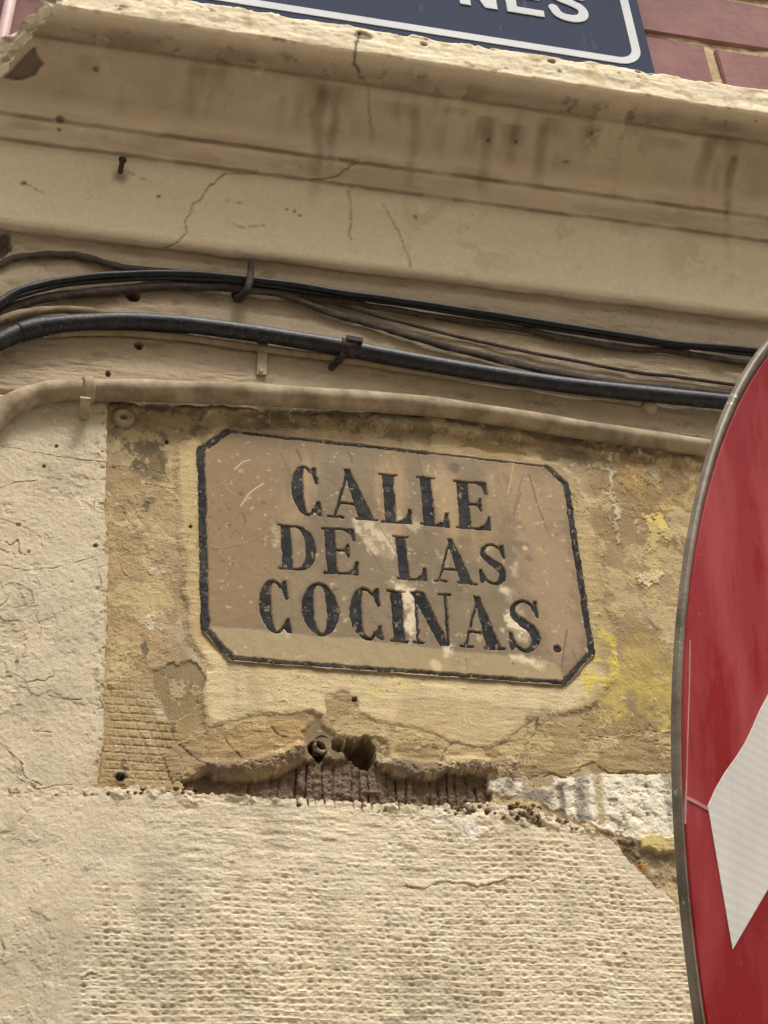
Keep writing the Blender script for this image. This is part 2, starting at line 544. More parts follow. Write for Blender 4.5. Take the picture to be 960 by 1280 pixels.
# cool grey smears on the left part of the wall
for pts, q in [([(40, 590), (110, 590), (115, 620), (50, 622)], .35), ([(5, 740), (40, 735), (42, 800), (5, 800)], .3), ([(60, 750), (105, 745), (110, 830), (60, 835)], .22), ([(0, 1030), (60, 1035), (70, 1060), (0, 1060)], .25), ([(50, 1110), (95, 1100), (90, 1180), (55, 1180)], .22), ([(0, 885), (40, 880), (40, 905), (0, 905)], .4), ([(45, 870), (90, 868), (85, 890), (45, 890)], .3), ([(70, 1190), (110, 1185), (105, 1260), (75, 1260)], .2)]:
    lay(wmask(pts, 0.014, 0.02) * q, lin(150, 136, 112))

# crack lines ------------------------------------------------------------------
cracks = [
    ([(0, 563), (40, 572), (90, 578), (132, 583)], 1.0), ([(0, 712), (30, 719), (70, 716), (118, 702)], 1.0), ([(0, 615), (18, 608), (45, 606)], .8),
    ([(118, 630), (116, 645)], .8), ([(118, 705), (122, 722), (126, 740)], 1.0), ([(0, 655), (25, 662), (40, 670)], .9), ([(8, 845), (28, 855), (38, 875)], 1.1),
    ([(20, 735), (38, 745), (42, 760), (18, 765)], 1.0), ([(40, 770), (50, 790), (48, 805)], .9), ([(0, 935), (18, 950), (28, 960)], 1.0), ([(25, 958), (30, 975), (50, 985)], .8),
    ([(0, 1175), (4, 1190), (3, 1200)], 1.3), ([(60, 875), (80, 880), (100, 878)], 1.1), ([(40, 918), (62, 920)], .9), ([(0, 960), (25, 980), (45, 990), (90, 985)], .7),
    ([(505, 868), (560, 874), (640, 880), (728, 889), (745, 876), (762, 860)], .9), ([(260, 868), (330, 860), (400, 866), (500, 868)], .5),
    ([(310, 884), (320, 880), (330, 881), (340, 886)], 1.2), ([(498, 896), (508, 893), (512, 888), (520, 892)], 1.4),
    ([(735, 920), (770, 922), (810, 912), (830, 918)], 1.2), ([(680, 972), (690, 966), (705, 974), (720, 960), (740, 955), (748, 952), (758, 963), (790, 968), (842, 968)], 1.6),
    ([(155, 640), (165, 660), (170, 655)], 1.), ([(150, 705), (152, 715), (158, 720)], 1.4), ([(135, 583), (160, 584), (200, 590)], .6), ([(180, 605), (230, 612)], .6),
    ([(0, 372), (30, 368), (60, 376)], .6), ([(60, 335), (58, 348), (75, 352)], .6), ([(110, 290), (140, 300), (170, 312), (205, 314)], .7),
    ([(440, 500), (500, 512), (600, 520)], .9), ([(690, 548), (740, 560), (770, 566)], 1.3), ([(160, 520), (220, 535), (250, 548)], 1.1)]
for pts, w in cracks:
    d, t = d_line(X + 0.0025 * N1, Z + 0.0025 * N2, poly(pts))
    k = sst(0.0013 * w, 0.0003 * w, d) * (0.3 + 0.7 * sst(-.3, .3, NF)) * (.55 + .45 * sst(-.4, .3, N2))
    lay(k * .85, lin(126, 108, 80), None, -0.0013)

# 3. the smooth cream surround of the plaque ----------------------------------
surround = [(222, 560), (232, 548), (268, 534), (420, 540), (560, 556), (700, 580), (726, 606), (745, 690), (764, 800), (768, 850), (745, 878), (728, 889), (690, 896), (672, 900), (644, 917), (629, 928), (610, 938), (590, 936), (560, 928), (514, 913), (470, 903), (448, 893), (448, 875), (432, 869), (405, 876),
            (405, 894), (330, 893), (292, 901), (258, 913), (250, 860), (262, 838), (236, 800), (226, 700)]
m_sur = wmask(surround, 0.0016, 0.004)
lay(wmask(surround, 0.006, 0.004), None, 0.0030)
lay(wmask([(222, 560), (250, 545), (248, 600), (256, 790), (292, 828), (270, 860), (240, 800), (228, 700)], 0.006, 0.006) * .9, lin(194, 171, 124))
lay(wmask([(255, 800), (295, 830), (420, 842), (560, 850), (700, 862), (735, 830), (760, 850), (728, 889), (672, 900), (610, 936), (560, 926), (450, 892), (330, 892), (262, 912), (252, 850)], 0.006, 0.006), lin(208, 188, 146))
lay(wmask([(712, 600), (735, 640), (760, 800), (742, 820), (728, 720)], 0.006, 0.004) * .8, lin(184, 163, 116))
lay(wmask([(505, 872), (640, 884), (728, 892), (672, 902), (610, 938), (560, 928), (490, 905)], 0.003, 0.004) * .55, lin(186, 164, 122))
Cc *= (1 + m_sur * (0.08 * NS + 0.05 * NV))[..., None]
Hh += m_sur * 0.0006 * NS

# 4. grime between the pipe and the plaque
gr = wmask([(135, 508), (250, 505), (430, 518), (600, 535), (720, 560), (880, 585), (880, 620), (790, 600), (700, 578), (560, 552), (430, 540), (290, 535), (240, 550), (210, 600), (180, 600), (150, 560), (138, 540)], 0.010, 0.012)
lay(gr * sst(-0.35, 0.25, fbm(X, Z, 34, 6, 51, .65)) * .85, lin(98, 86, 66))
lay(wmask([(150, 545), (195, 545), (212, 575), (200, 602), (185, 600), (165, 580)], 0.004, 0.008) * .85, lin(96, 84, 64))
ledge = wmask([(140, 505), (430, 514), (600, 526), (720, 545), (890, 572), (890, 588), (720, 562), (600, 542), (430, 528), (300, 518), (140, 515)], 0.004, 0.005)
lay(ledge * sst(-.25, .1, fbm(X, Z, 26, 4, 52)), None, None, 0.0050)
lay(wmask([(430, 512), (530, 524), (600, 533), (600, 541), (520, 534), (440, 524)], 0.003, 0.004) * .8, lin(176, 166, 146))
lay(wmask([(560, 545), (640, 556), (690, 570), (660, 580), (600, 565), (565, 560)], 0.003, 0.005) * .6, lin(166, 136, 78))

# 5. left strip of the recess
ls = wmask([(133, 600), (215, 600), (222, 700), (205, 830), (215, 930), (245, 990), (110, 990), (128, 900)], 0.006, 0.005)
lay(ls * .5, lin(180, 155, 112))
brick_r = wmask([(133, 850), (205, 860), (222, 930), (250, 985), (120, 988), (127, 920)], 0.012, 0.006)
pr = np.maximum(np.cos(2 * np.pi * Z / 0.0100 + 2 * N3 + 1.2 * W1), 0) ** 3
pc = np.maximum(np.cos(2 * np.pi * (X + .004 * np.floor(Z / .01) % 2) / 0.0125 + 2 * N3), 0) ** 5
Hh += brick_r * (.35 + .65 * sst(-.4, .4, NG)) * (0.0008 - 0.0015 * np.maximum(pr, pc * .8) * (1 + .8 * W1))
Hh += rec * ls * 0.0022 * W1
lay(wmask([(185, 690), (205, 685), (208, 712), (196, 720), (186, 712)], 0.003, 0.012) * (.15 + .8 * sst(-.03, .03, W1)), lin(212, 200, 174), None, 0.0006)
lay(wmask([(188, 768), (212, 764), (220, 798), (210, 806), (194, 804)], 0.003, 0.012) * (.15 + .8 * sst(-.05, .01, W2)), lin(214, 204, 182), None, 0.0006)
lay(wmask([(183, 720), (200, 722), (206, 750), (200, 762), (190, 745)], 0.003, 0.012) * .5 * sst(-.1, .3, W1), lin(200, 184, 150))
lay(wmask([(218, 768), (232, 780), (240, 805), (252, 832), (238, 828), (222, 806)], 0.003, 0.006) * .8, lin(176, 164, 136))
lay(wmask([(188, 838), (210, 828), (240, 828), (258, 845), (250, 862), (242, 890), (222, 905), (205, 895), (192, 870)], 0.0014, 0.006), lin(142, 126, 92), -0.001)
lay(wmask([(196, 905), (222, 908), (250, 880), (256, 905), (240, 922), (222, 935), (208, 930)], 0.006, 0.006) * .7, lin(160, 138, 94))
lay(wmask([(178, 865), (188, 862), (205, 885), (212, 900), (205, 905), (190, 885)], 0.003, 0.004) * .8, lin(200, 188, 156))
for cx, cy, rx, ry, q in [(182, 632, 6, 12, .9), (165, 838, 7, 9, .95), (181, 809, 6, 13, .85), (150, 972, 9, 9, 1.), (156, 955, 5, 9, .8), (217, 910, 3, 9, .9), (157, 845, 5, 7, .4), (138, 850, 5, 5, .5), (238, 855, 3, 6, .5), (246, 680, 3, 9, .5), (137, 610, 4, 14, .4), (186, 625, 12, 8, .5),
                          (629, 935, 6, 12, .9), (724, 973, 7, 15, .95), (690, 958, 6, 6, .4), (738, 925, 11, 6, .4), (770, 888, 10, 8, .6), (665, 905, 14, 16, .45), (680, 890, 10, 10, .4), (793, 860, 5, 6, .7), (815, 862, 4, 6, .6), (812, 827, 11, 6, .75), (800, 882, 22, 4, .4), (755, 853, 8, 3, .5), (775, 678, 4, 6, .8), (783, 720, 9, 9, .5), (820, 780, 12, 10, .6), (800, 735, 6, 6, .7), (765, 740, 3, 4, .7), (790, 755, 8, 5, .5), (240, 510, 30, 5, .5), (205, 545, 6, 5, .5), (195, 512, 25, 5, .7), (320, 520, 22, 6, .6), (330, 530, 8, 6, .6), (720, 545, 14, 6, .7), (700, 520, 10, 5, .6)]:
    c = at(cx, cy)
    e = np.hypot((X - c[0]) / (rx * 0.0009), (Z - c[2]) / (ry * 0.0009)) + 0.55 * fbm(X, Z, 150, 3, 61)
    lay(sst(1.05, 0.6, e) * q, lin(92, 84, 74))

# 6. right of the plaque: yellow and brown remains of paint
rz = wmask([(735, 565), (900, 585), (870, 760), (845, 965), (740, 960), (700, 900), (765, 850), (745, 700)], 0.010, 0.006)
lay(rz * sst(-.4, .3, fbm(X, Z * .6, 14, 4, 71) + sst(650, 900, 0) + (Z - 2.85) * 1.8) * .65, lin(146, 122, 82))
lay(rz * sst(.0, .4, fbm(X, Z, 22, 4, 72) + .15 - (Z - 2.72) * 2.2) * .75, lin(192, 172, 96))
Hh += rz * 0.0022 * fbm(X, Z, 28, 4, 73)
for pts, c, q, h in [
    ([(742, 795), (752, 790), (768, 800), (770, 850), (756, 858), (744, 850), (738, 835)], (202, 182, 84), .85, None),
    ([(728, 840), (742, 838), (746, 858), (735, 864), (728, 856)], (208, 188, 84), .8, None),
    ([(790, 780), (840, 800), (846, 880), (838, 905), (800, 890), (795, 850)], (192, 170, 88), .6, None),
    ([(806, 642), (826, 638), (838, 660), (836, 682), (828, 684), (822, 668), (812, 684), (806, 700), (806, 670)], (216, 190, 112), .95, .0012),
    ([(814, 690), (822, 690), (826, 715), (818, 722), (812, 708)], (196, 176, 98), .7, None),
    ([(798, 716), (822, 716), (836, 734), (850, 740), (848, 758), (826, 756), (812, 742), (800, 732)], (218, 198, 158), .95, .0016),
    ([(832, 762), (850, 762), (850, 775), (834, 774)], (222, 198, 138), .9, .0012),
    ([(775, 590), (800, 580), (825, 598), (828, 625), (845, 622), (846, 634), (815, 638), (790, 620)], (172, 142, 86), .8, .0010),
    ([(858, 605), (880, 600), (872, 640), (858, 636)], (182, 158, 104), .7, .0010),
    ([(800, 580), (822, 578), (826, 596), (808, 600)], (182, 170, 140), .6, None),
    ([(757, 566), (764, 566), (768, 600), (773, 640), (775, 676), (771, 676), (766, 640), (760, 605)], (200, 188, 160), .85, .0016),
    ([(836, 790), (848, 785), (848, 800), (838, 802)], (200, 184, 160), .7, None),
    ([(500, 855), (525, 858), (520, 880), (505, 880)], (214, 200, 110), .35, None),
    ([(455, 858), (480, 862), (478, 872), (458, 870)], (214, 200, 110), .45, None)]:
    mk = wmask(pts, 0.0022, 0.008) * q * (.15 + .85 * sst(-.06, .02, NG + .5 * W2 + .06))
    lay(mk, lin(*c), None, h)

# 7. torn plaster below the plaque --------------------------------------------
brown = [(205, 945), (222, 930), (252, 917), (294, 901), (326, 895), (386, 890), (406, 894), (406, 877), (432, 870), (448, 875), (449, 892), (475, 904), (514, 913), (560, 928), (590, 936), (610, 938), (629, 928), (644, 917), (672, 900), (700, 905), (740, 925), (790, 918), (842, 915), (860, 960), (842, 968),
         (760, 965), (746, 953), (728, 957), (705, 974), (690, 968), (660, 975), (620, 972), (560, 966), (532, 975), (492, 968), (478, 955), (466, 948), (440, 945), (415, 945), (388, 946), (372, 957), (340, 969), (302, 977), (270, 976), (256, 966), (235, 968), (212, 975)]
m_br = wmask(brown, 0.0007, 0.0044)
lay(m_br, lin(156, 134, 98), 0.0016)
Cc *= (1 + m_br * (0.14 * N1 + 0.16 * NS + 0.10 * N3 + .14 * NG))[..., None]
Hh += m_br * (.0012 * W1 + .0010 * NS)
lay(m_br * wmask([(560, 930), (640, 915), (690, 905), (860, 920), (860, 970), (560, 970)], 0.01, 0.01) * .6, lin(166, 146, 104))
lay(m_br * wmask([(250, 925), (330, 898), (380, 895), (398, 925), (350, 945), (270, 945)], 0.006, 0.006) * .8, lin(182, 154, 106))
# bulging lower lips
for pts, amp in [([(258, 962), (280, 962), (310, 960), (345, 953), (378, 942)], .012), ([(482, 955), (505, 960), (530, 966), (560, 960), (610, 962)], .008), ([(560, 962), (640, 960)], .005)]:
    d, t = d_line(X, Z, poly(pts), 0.04)
    lay(m_br * sst(0.016, 0.002, d + .005 * W1) * (.7 + .7 * W2), None, None, amp * .95)
    Hh += m_br * sst(.016, .004, d) * .0045 * (np.abs(fbm(X, Z, 70, 5, 119, .62)) - .2)
    lay(m_br * sst(0.012, 0.004, d + .006 * W2) * .85, lin(120, 103, 89))
# grey mortar scar round the lead tube
lay(wmask([(386, 892), (400, 893), (408, 912), (440, 925), (470, 922), (486, 932), (488, 950), (466, 962), (388, 965), (376, 945), (378, 915), (388, 905)], 0.003, 0.004) * .8, lin(128, 112, 88), -0.001)
lay(wmask([(406, 878), (432, 871), (447, 876), (446, 892), (408, 894)], 0.002, 0.003) * .8, lin(166, 144, 104))
for pts in [[(282, 925), (290, 938), (300, 948)], [(222, 930), (245, 950), (258, 964)], [(550, 955), (556, 940), (566, 931)], [(340, 910), (350, 920), (360, 922)], [(660, 930), (668, 915), (672, 900)]]:
    d, t = d_line(X + 0.003 * N1, Z + 0.003 * N2, poly(pts))
    lay(sst(0.0020, 0.0003, d) * (.4 + .6 * sst(-.3, .3, NF)), lin(122, 102, 76), None, -0.0015)

# combed bedding mortar, deep behind the torn edge
comb = [(228, 975), (256, 968), (302, 977), (340, 969), (372, 957), (388, 946), (415, 945), (470, 950), (492, 968), (532, 975), (560, 966), (614, 972), (616, 1000), (560, 1012), (480, 1006), (400, 1003), (300, 1000), (240, 994)]
m_cb = wmask(comb, 0.0008, 0.004) * (1 - m_br)
lay(m_cb, lin(116, 97, 79), -0.0055)
Cc *= (1 + m_cb * (0.22 * W1 + 0.18 * NF))[..., None]
pcx = X + 0.0016 * vn(X * 40, Z * 30, 81) - 0.06 * (Z - 2.6)
gi = np.floor(pcx / 0.0103 + .5)
gk = np.clip(.55 + .75 * vn(gi * 1.31, gi * 0 + .4, 87), 0, 1)
groove = np.maximum(0, np.cos(2 * np.pi * (pcx / 0.0103 + .16 * vn(gi * 2.3, gi * 0 + 5.2, 88) + .10 * W1))) ** 4 * gk
m_teeth = wmask([(300, 950), (560, 950), (600, 985), (596, 1014), (560, 1020), (400, 1022), (310, 1012)], 0.004, 0.004) * (1 - m_br)
glen = sst(0.0, 0.012, Z - (at(430, 1020)[2]) + 0.010 * vn(np.floor(pcx / 0.0103) * 1.7, np.floor(pcx / 0.0103) * .3, 82))
lay(groove * m_teeth * glen * sst(-.5, .2, fbm(X, Z, 70, 3, 83) + .3), lin(92, 76, 61), None, -0.0042)
Hh += m_cb * 0.0045 * fbm(X, Z, 90, 5, 84, .62)
# ragged top edge of the lower coat
rag = wmask([(118, 985), (620, 988), (700, 1010), (760, 1045), (740, 1055), (600, 1022), (118, 1004)], 0.004, 0.004)
pk = sst(0.18, 0.40, fbm(X, Z, 120, 4, 85))
lay(rag * pk * m_low * sst(.6, .75, X + .2), lin(138, 118, 90), None, -0.005)
lay(rag * sst(.05, .5, fbm(X, Z, 60, 4, 86)), None, None, 0.003)

# 8. white patches of bared filler at the right
m_wh = wmask([(612, 964), (636, 968), (654, 966), (656, 990), (690, 985), (694, 975), (745, 972), (760, 968), (860, 970), (862, 1056), (840, 1050), (800, 1052), (774, 1046), (745, 1034), (700, 1014), (655, 1002), (612, 990)], 0.0016, 0.005) * (1 - m_br)
lay(m_wh, lin(226, 216, 194), 0.0020)
Hh += m_wh * (0.0030 * fbm(X, Z, 55, 5, 91, .6) - .0012 * sst(.2, .5, fbm(X, Z, 110, 3, 92)))
lay(m_wh * sst(.10, .38, fbm(X, Z, 80, 4, 92)) * .7, lin(140, 122, 96), None, -.001)
lay(m_wh * sst(.05, .3, fbm(X, Z * .22, 60, 4, 94)) * .6, lin(150, 140, 124))
lay(m_wh * wmask([(655, 990), (690, 990), (690, 1008), (660, 1006)], 0.004, 0.006) * .8, lin(132, 118, 100))
for pts, c in [([(697, 980), (705, 980), (706, 1026), (698, 1028)], (112, 104, 96)), ([(718, 968), (730, 965), (733, 1028), (722, 1028)], (140, 130, 118)), ([(742, 968), (752, 966), (757, 1030), (747, 1030)], (168, 150, 108)), ([(633, 968), (640, 968), (642, 990), (636, 990)], (140, 128, 108))]:
    lay(wmask(pts, 0.003, 0.004) * .8, lin(*c))
m_mo = wmask([(745, 1036), (800, 1050), (862, 1056), (900, 1080), (880, 1190), (850, 1148), (826, 1114), (800, 1094), (775, 1068)], 0.0020, 0.004)
lay(m_mo, lin(148, 130, 104), 0.000)
Hh += m_mo * 0.004 * fbm(X, Z, 75, 4, 93)
Cc *= (1 + m_mo * (.16 * NF + .14 * N1))[..., None]
lay(wmask([(796, 1052), (812, 1046), (862, 1048), (864, 1064), (820, 1066), (800, 1062)], 0.0016, 0.004), lin(204, 186, 124), 0.0060)
lay(wmask([(768, 1050), (790, 1055), (800, 1085), (785, 1080)], 0.003, 0.006) * .9, lin(104, 86, 62), None, -.003)
lay(wmask([(795, 1078), (806, 1076), (806, 1094), (798, 1092)], 0.003, 0.004) * .7, lin(176, 130, 60))
for pts in [[(570, 1018), (590, 1020), (593, 1052), (580, 1056), (572, 1040)], [(538, 1016), (552, 1016), (552, 1034), (540, 1034)], [(560, 1030), (600, 1045), (590, 1050)]]:
    lay(wmask(pts, 0.002, 0.010) * (.35 + .65 * sst(-.1, .05, W1)), lin(236, 229, 214))
# small pits along the broken edge
for k in range(46):
    c = at(random.uniform(560, 690), random.uniform(1004, 1026)); rad = random.uniform(.0012, .0034)
    if k > 26: c = at(random.uniform(130, 300), random.uniform(985, 998))
    e = np.hypot(X - c[0], (Z - c[2]) * 1.2)
    lay(sst(rad * 1.2, rad * .5, e), lin(112, 92, 70), None, -.005)

# 9. frieze: old drips, streaks and a scar below the cornice
fz = m_fr
lay(fz * (.8 + .2 * N3), lin(172, 154, 128))  # frieze tone lowered for the shade under the cornice
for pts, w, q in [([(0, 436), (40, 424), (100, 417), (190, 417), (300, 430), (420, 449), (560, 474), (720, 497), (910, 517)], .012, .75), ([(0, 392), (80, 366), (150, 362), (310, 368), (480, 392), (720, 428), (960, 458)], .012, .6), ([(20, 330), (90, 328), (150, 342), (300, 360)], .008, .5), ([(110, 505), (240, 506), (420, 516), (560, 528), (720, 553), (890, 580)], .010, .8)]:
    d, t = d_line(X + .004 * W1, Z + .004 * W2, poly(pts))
    lay(sst(w, w * .15, d) * q * sst(-.45, .25, NG + .2), lin(96, 82, 64))  # dark bands under the runs: grime standing in for contact shadows
Hh += fz * (0.0016 * NS * sst(-.2, .3, N3) + 0.0010 * fbm(X * .3, Z, 60, 4, 101))
lay(fz * sst(.12, .5, fbm(X * .22, Z, 40, 5, 102)) * .35, lin(140, 122, 92))
lay(fz * sst(.25, .6, fbm(X * .35, Z, 75, 5, 103)) * .5, lin(120, 104, 80))
lay(wmask([(-20, 372), (60, 374), (140, 372), (150, 386), (60, 384), (-20, 396)], 0.006, 0.008) * .4, lin(110, 96, 76))
lay(wmask([(-40, 330), (0, 330), (60, 345), (100, 350), (30, 358), (-40, 372)], 0.006, 0.008) * .5, lin(204, 188, 156), None, .002)
scar = wmask([(-60, 270), (10, 282), (16, 300), (12, 318), (2, 330), (-60, 340)], 0.002, 0.006)
lay(scar, lin(112, 98, 84), None, -.010)
Hh += scar * .006 * fbm(X, Z, 60, 3, 104)
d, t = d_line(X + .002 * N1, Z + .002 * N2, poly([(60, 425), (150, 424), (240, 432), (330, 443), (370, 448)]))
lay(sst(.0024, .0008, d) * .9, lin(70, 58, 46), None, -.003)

# holes -----------------------------------------------------------------------
for cx, cy, r, dep, asp in [(165, 376, 9.5, .020, 1.), (172, 437, 6, .012, .9), (443, 875, 3.4, .012, 1.), (455, 941, 15.5, .034, .8), (424, 931, 9, .020, .9), (437, 936, 10, .022, .7), (397, 937, 10.5, .026, 1.), (70, 563, 2.2, .006, 1.), (54, 588, 2, .006, 1), (118, 687, 2.5, .006, 1), (150, 971, 5, .010, 1), (134, 473, 3.5, .008, .8), (208, 552, 3, .006, 1.), (238, 660, 2.2, .005, 1), (372, 1010, 2, .004, 1)]:
    c = at(cx, cy); r = r * 0.00093
    e = np.hypot(X - c[0], (Z - c[2]) * asp) / r + 0.45 * W1
    k = sst(1.12, 0.82, e)
    lay(sst(1.3, 1.0, e) * .7, lin(92, 76, 58))
    Hh -= k * dep

# behind the plaque the wall stays back
plq = [(250.6, 564), (284, 542), (682, 586), (706, 608), (738, 817), (702, 856), (290, 826), (256, 788)]
Pq = poly(plq)
cen = Pq.mean(0)
d = sd_poly(X, Z, cen + (Pq - cen) * 1.0)
Hh -= sst(0.001, -0.002, d) * 0.012

reg = np.clip((rec + m_br * .5) * (1 - m_wh) * (1 - m_cb), 0, 1)
Cc *= (1 + (.05 + .09 * reg) * NG + 0.05 * NF + 0.03 * NV)[..., None]
Cc *= 1 + (.03 + .05 * reg[..., None]) * fbm(X, Z, 18, 5, 111, .65)[..., None] * np.array([-.5, .2, 1.2], np.float32)
spk = sst(.40, .56, fbm(X, Z, 230, 2, 112)) * sst(-.1, .5, fbm(X, Z, 12, 4, 113) + .15 * reg)
lay(spk * (.30 + .35 * reg), lin(104, 88, 66), None, -.0006)
run_ = sst(.15, .6, fbm(X, Z * .12, 55, 4, 114)) * reg * sst(-.2, .4, N3)
lay(run_ * .30, lin(128, 108, 76))
fl1 = sst(.10, .125, fbm(X, Z, 19, 7, 116, .70)) * reg * (1 - m_sur)
lay(fl1 * .45, lin(150, 128, 92), None, -.0008)
fl2 = sst(.15, .17, fbm(X, Z, 26, 7, 117, .70)) * reg * (1 - .5 * m_sur)
lay(fl2 * .55, lin(200, 180, 134), None, .0005)
chp = sst(.46, .54, fbm(X, Z, 95, 4, 115, .6)) * reg
lay(chp * .7, lin(204, 184, 144), None, .0006)
Cc = np.clip(Cc, 0.01, 0.92)
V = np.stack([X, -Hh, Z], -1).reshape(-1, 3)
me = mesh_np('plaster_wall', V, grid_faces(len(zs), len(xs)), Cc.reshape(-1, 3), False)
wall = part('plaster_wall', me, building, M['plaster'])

# plain flank and crown of the building, out of the picture
flat_pl = speckle_mat('flank_plaster', CREAM, CREAM * 0.85, None, 3, .4, .6, .92, .3, 120)
mb = MB()
mb.add([(-0.40, 0.0, 0), (-0.40, 6, 0), (-0.40, 6, ZTOP), (-0.40, 0.0, ZTOP)], [(0, 3, 2, 1)])
part('flank_wall', mb.mesh('flank_wall', False), building, flat_pl)

# ---- cornice ------------------------------------------------------------------
prof = [(354, .004), (338, -.022), (330, -.026), (300, -.030), (262, -.039), (240, -.050), (234, -.056), (227, -.058), (215, -.063), (207, -.069), (200, -.073), (170, -.092), (140, -.117), (112, -.143), (104, -.146), (98, -.153), (72, -.180), (69, -.183), (52, -.184), (38, -.184)]
PY, PZ = [], []
for py, y in prof:
    q = at(480, py, y); PY.append(q[1]); PZ.append(q[2])
PY += [-.170, -.10, -.005]; PZ += [PZ[-1] + .004, PZ[-1] + .010, PZ[-1] + .018]
PY, PZ = np.array(PY), np.array(PZ)
SL = np.concatenate([[0], np.cumsum(np.hypot(np.diff(PY), np.diff(PZ)))])
ns = 330
S = np.linspace(0, SL[-1], ns)
# slightly softened arrises
py_ = np.interp(S, SL, PY); pz_ = np.interp(S, SL, PZ)
ker = np.array([.3, 1, 2, 1, .3]); ker /= ker.sum()
pys = np.convolve(np.pad(py_, 2, 'edge'), ker, 'valid'); pzs = np.convolve(np.pad(pz_, 2, 'edge'), ker, 'valid')
ty, tz = np.gradient(pys, S), np.gradient(pzs, S)
tl = np.hypot(ty, tz); ny, nz = -tz / tl, ty / tl            # points out of the moulding
iLIP0, iLIP1, iBEAD0, iBEAD1, iCOVE1 = SL[16], SL[19], SL[5], SL[10], SL[14]


def corn(px, py):
    """x and profile length where the photograph shows px, py on the cornice"""
    best = None
    for i in range(ns):
        q = at(px, py, pys[i]); e = q[2] - pzs[i]
        if best is not None and (best[0] > 0) != (e > 0):
            return (q[0], S[i])
        best = (e, q[0])
    return (best[1], S[-1])


xb_s = [0, SL[10], corn(2, 98)[1], SL[14], iLIP0, SL[19], SL[-1]]
x_lip = at(75, 10, -.18)[0]
xb_x = [-.30, -.16, at(0, 97, -.13)[0], at(42, 52, -.146)[0], x_lip, x_lip + .012, x_lip + .06]
cx = np.concatenate([np.arange(0, 1.95, .0021), np.linspace(1.95, 2.9, 50)])   # 0.30 is x = 0
cS, cX0 = np.meshgrid(S, cx - .30, indexing='ij')
xb = np.interp(S, xb_s, xb_x) + .004 * fbm(S, S * 0, 60, 4, 201) + .003 * vn(S * 220, S * 0, 202)
x0, x1 = cx[0] - .30, cx[-1] - .30
cX = xb[:, None] + (cX0 - x0) * (x1 - xb[:, None]) / (x1 - x0)
A1 = fbm(cX, cS, 40, 5, 211); A2 = fbm(cX, cS, 8, 4, 212); A3 = fbm(cX, cS, 180, 3, 213); AV = fbm(cX, cS * .22, 45, 4, 214); AH = fbm(cX * .25, cS, 70, 4, 215)
lip = sst(iLIP0 - .0015, iLIP0 + .0015, cS + .0012 * A1)
liptop = sst(iLIP1 - .006, iLIP1 + .002, cS)
bead = sst(iBEAD0 - .01, iBEAD0, cS) * sst(iBEAD1 + .01, iBEAD1, cS)
fill = sst(SL[3], SL[1], cS)
Dn = .0014 * A2 + .0007 * A1 + .0004 * AH + .0003 * A3
Dn += lip * (.0022 * fbm(cX * .25, cS, 60, 4, 216) + .0005 * fbm(cX, cS, 150, 3, 217))
Dn += liptop * (.004 * fbm(cX, cS * .2, 35, 4, 218) - .003 * sst(.25, .5, fbm(cX * .5, cS * .3, 50, 5, 219, .6)))
Dn += fill * (.0025 * fbm(cX * .4, cS, 60, 4, 220))
K = np.empty(cX.shape + (3,), np.float32)
K[...] = lin(214, 195, 166)
AG = fbm(cX, cS, 22, 6, 221, .68)
K *= (1 + .06 * A2 + .05 * A1 + .04 * AH + .06 * AG)[..., None]
K *= 1 + .05 * fbm(cX, cS, 9, 5, 222, .6)[..., None] * np.array([-.4, .2, 1.2], np.float32)


def klay(mk, c, q=1.0, add=None):
    global Dn
    mk = np.clip(mk * q, 0, 1)
    if c is not None:
        K[...] = K * (1 - mk[..., None]) + mk[..., None] * lin(*c).astype(np.float32)
    if add is not None:
        Dn = Dn + mk * add


# sky light painted on the lip, shade and dirt along drip and beads
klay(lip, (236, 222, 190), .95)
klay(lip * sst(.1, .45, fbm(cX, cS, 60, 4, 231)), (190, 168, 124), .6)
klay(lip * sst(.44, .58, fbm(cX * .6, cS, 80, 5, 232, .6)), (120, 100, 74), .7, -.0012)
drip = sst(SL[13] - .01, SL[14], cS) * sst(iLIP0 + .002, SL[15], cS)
klay(drip * (.75 + .25 * sst(-.3, .4, fbm(cX * .5, cS, 40, 4, 233))), (126, 108, 84), .85)  # soffit shade put into the colour, together with grey-brown dirt
klay(sst(SL[6], SL[4], cS) * sst(SL[1], SL[2], cS), (238, 221, 188), .8)  # lower moulding lightened as the face that catches the light
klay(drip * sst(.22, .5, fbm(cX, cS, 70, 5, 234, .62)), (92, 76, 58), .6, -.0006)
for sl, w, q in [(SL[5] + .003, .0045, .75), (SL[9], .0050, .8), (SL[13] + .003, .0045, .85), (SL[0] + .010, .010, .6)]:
    klay(sst(w, w * .3, np.abs(cS - sl + .0012 * A1)) * (.6 + .4 * sst(-.4, .3, AH)), (98, 82, 62), q)  # shadow lines of the moulding steps painted as dark bands
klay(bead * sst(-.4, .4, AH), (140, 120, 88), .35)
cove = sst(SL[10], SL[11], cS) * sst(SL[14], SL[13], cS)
klay(cove * (.6 + .4 * sst(-.4, .4, A2)), (164, 146, 118), .75)  # cove colour darkened for the shade on its downward face
klay(cove * sst(.0, .6, AV), (136, 114, 82), .35)
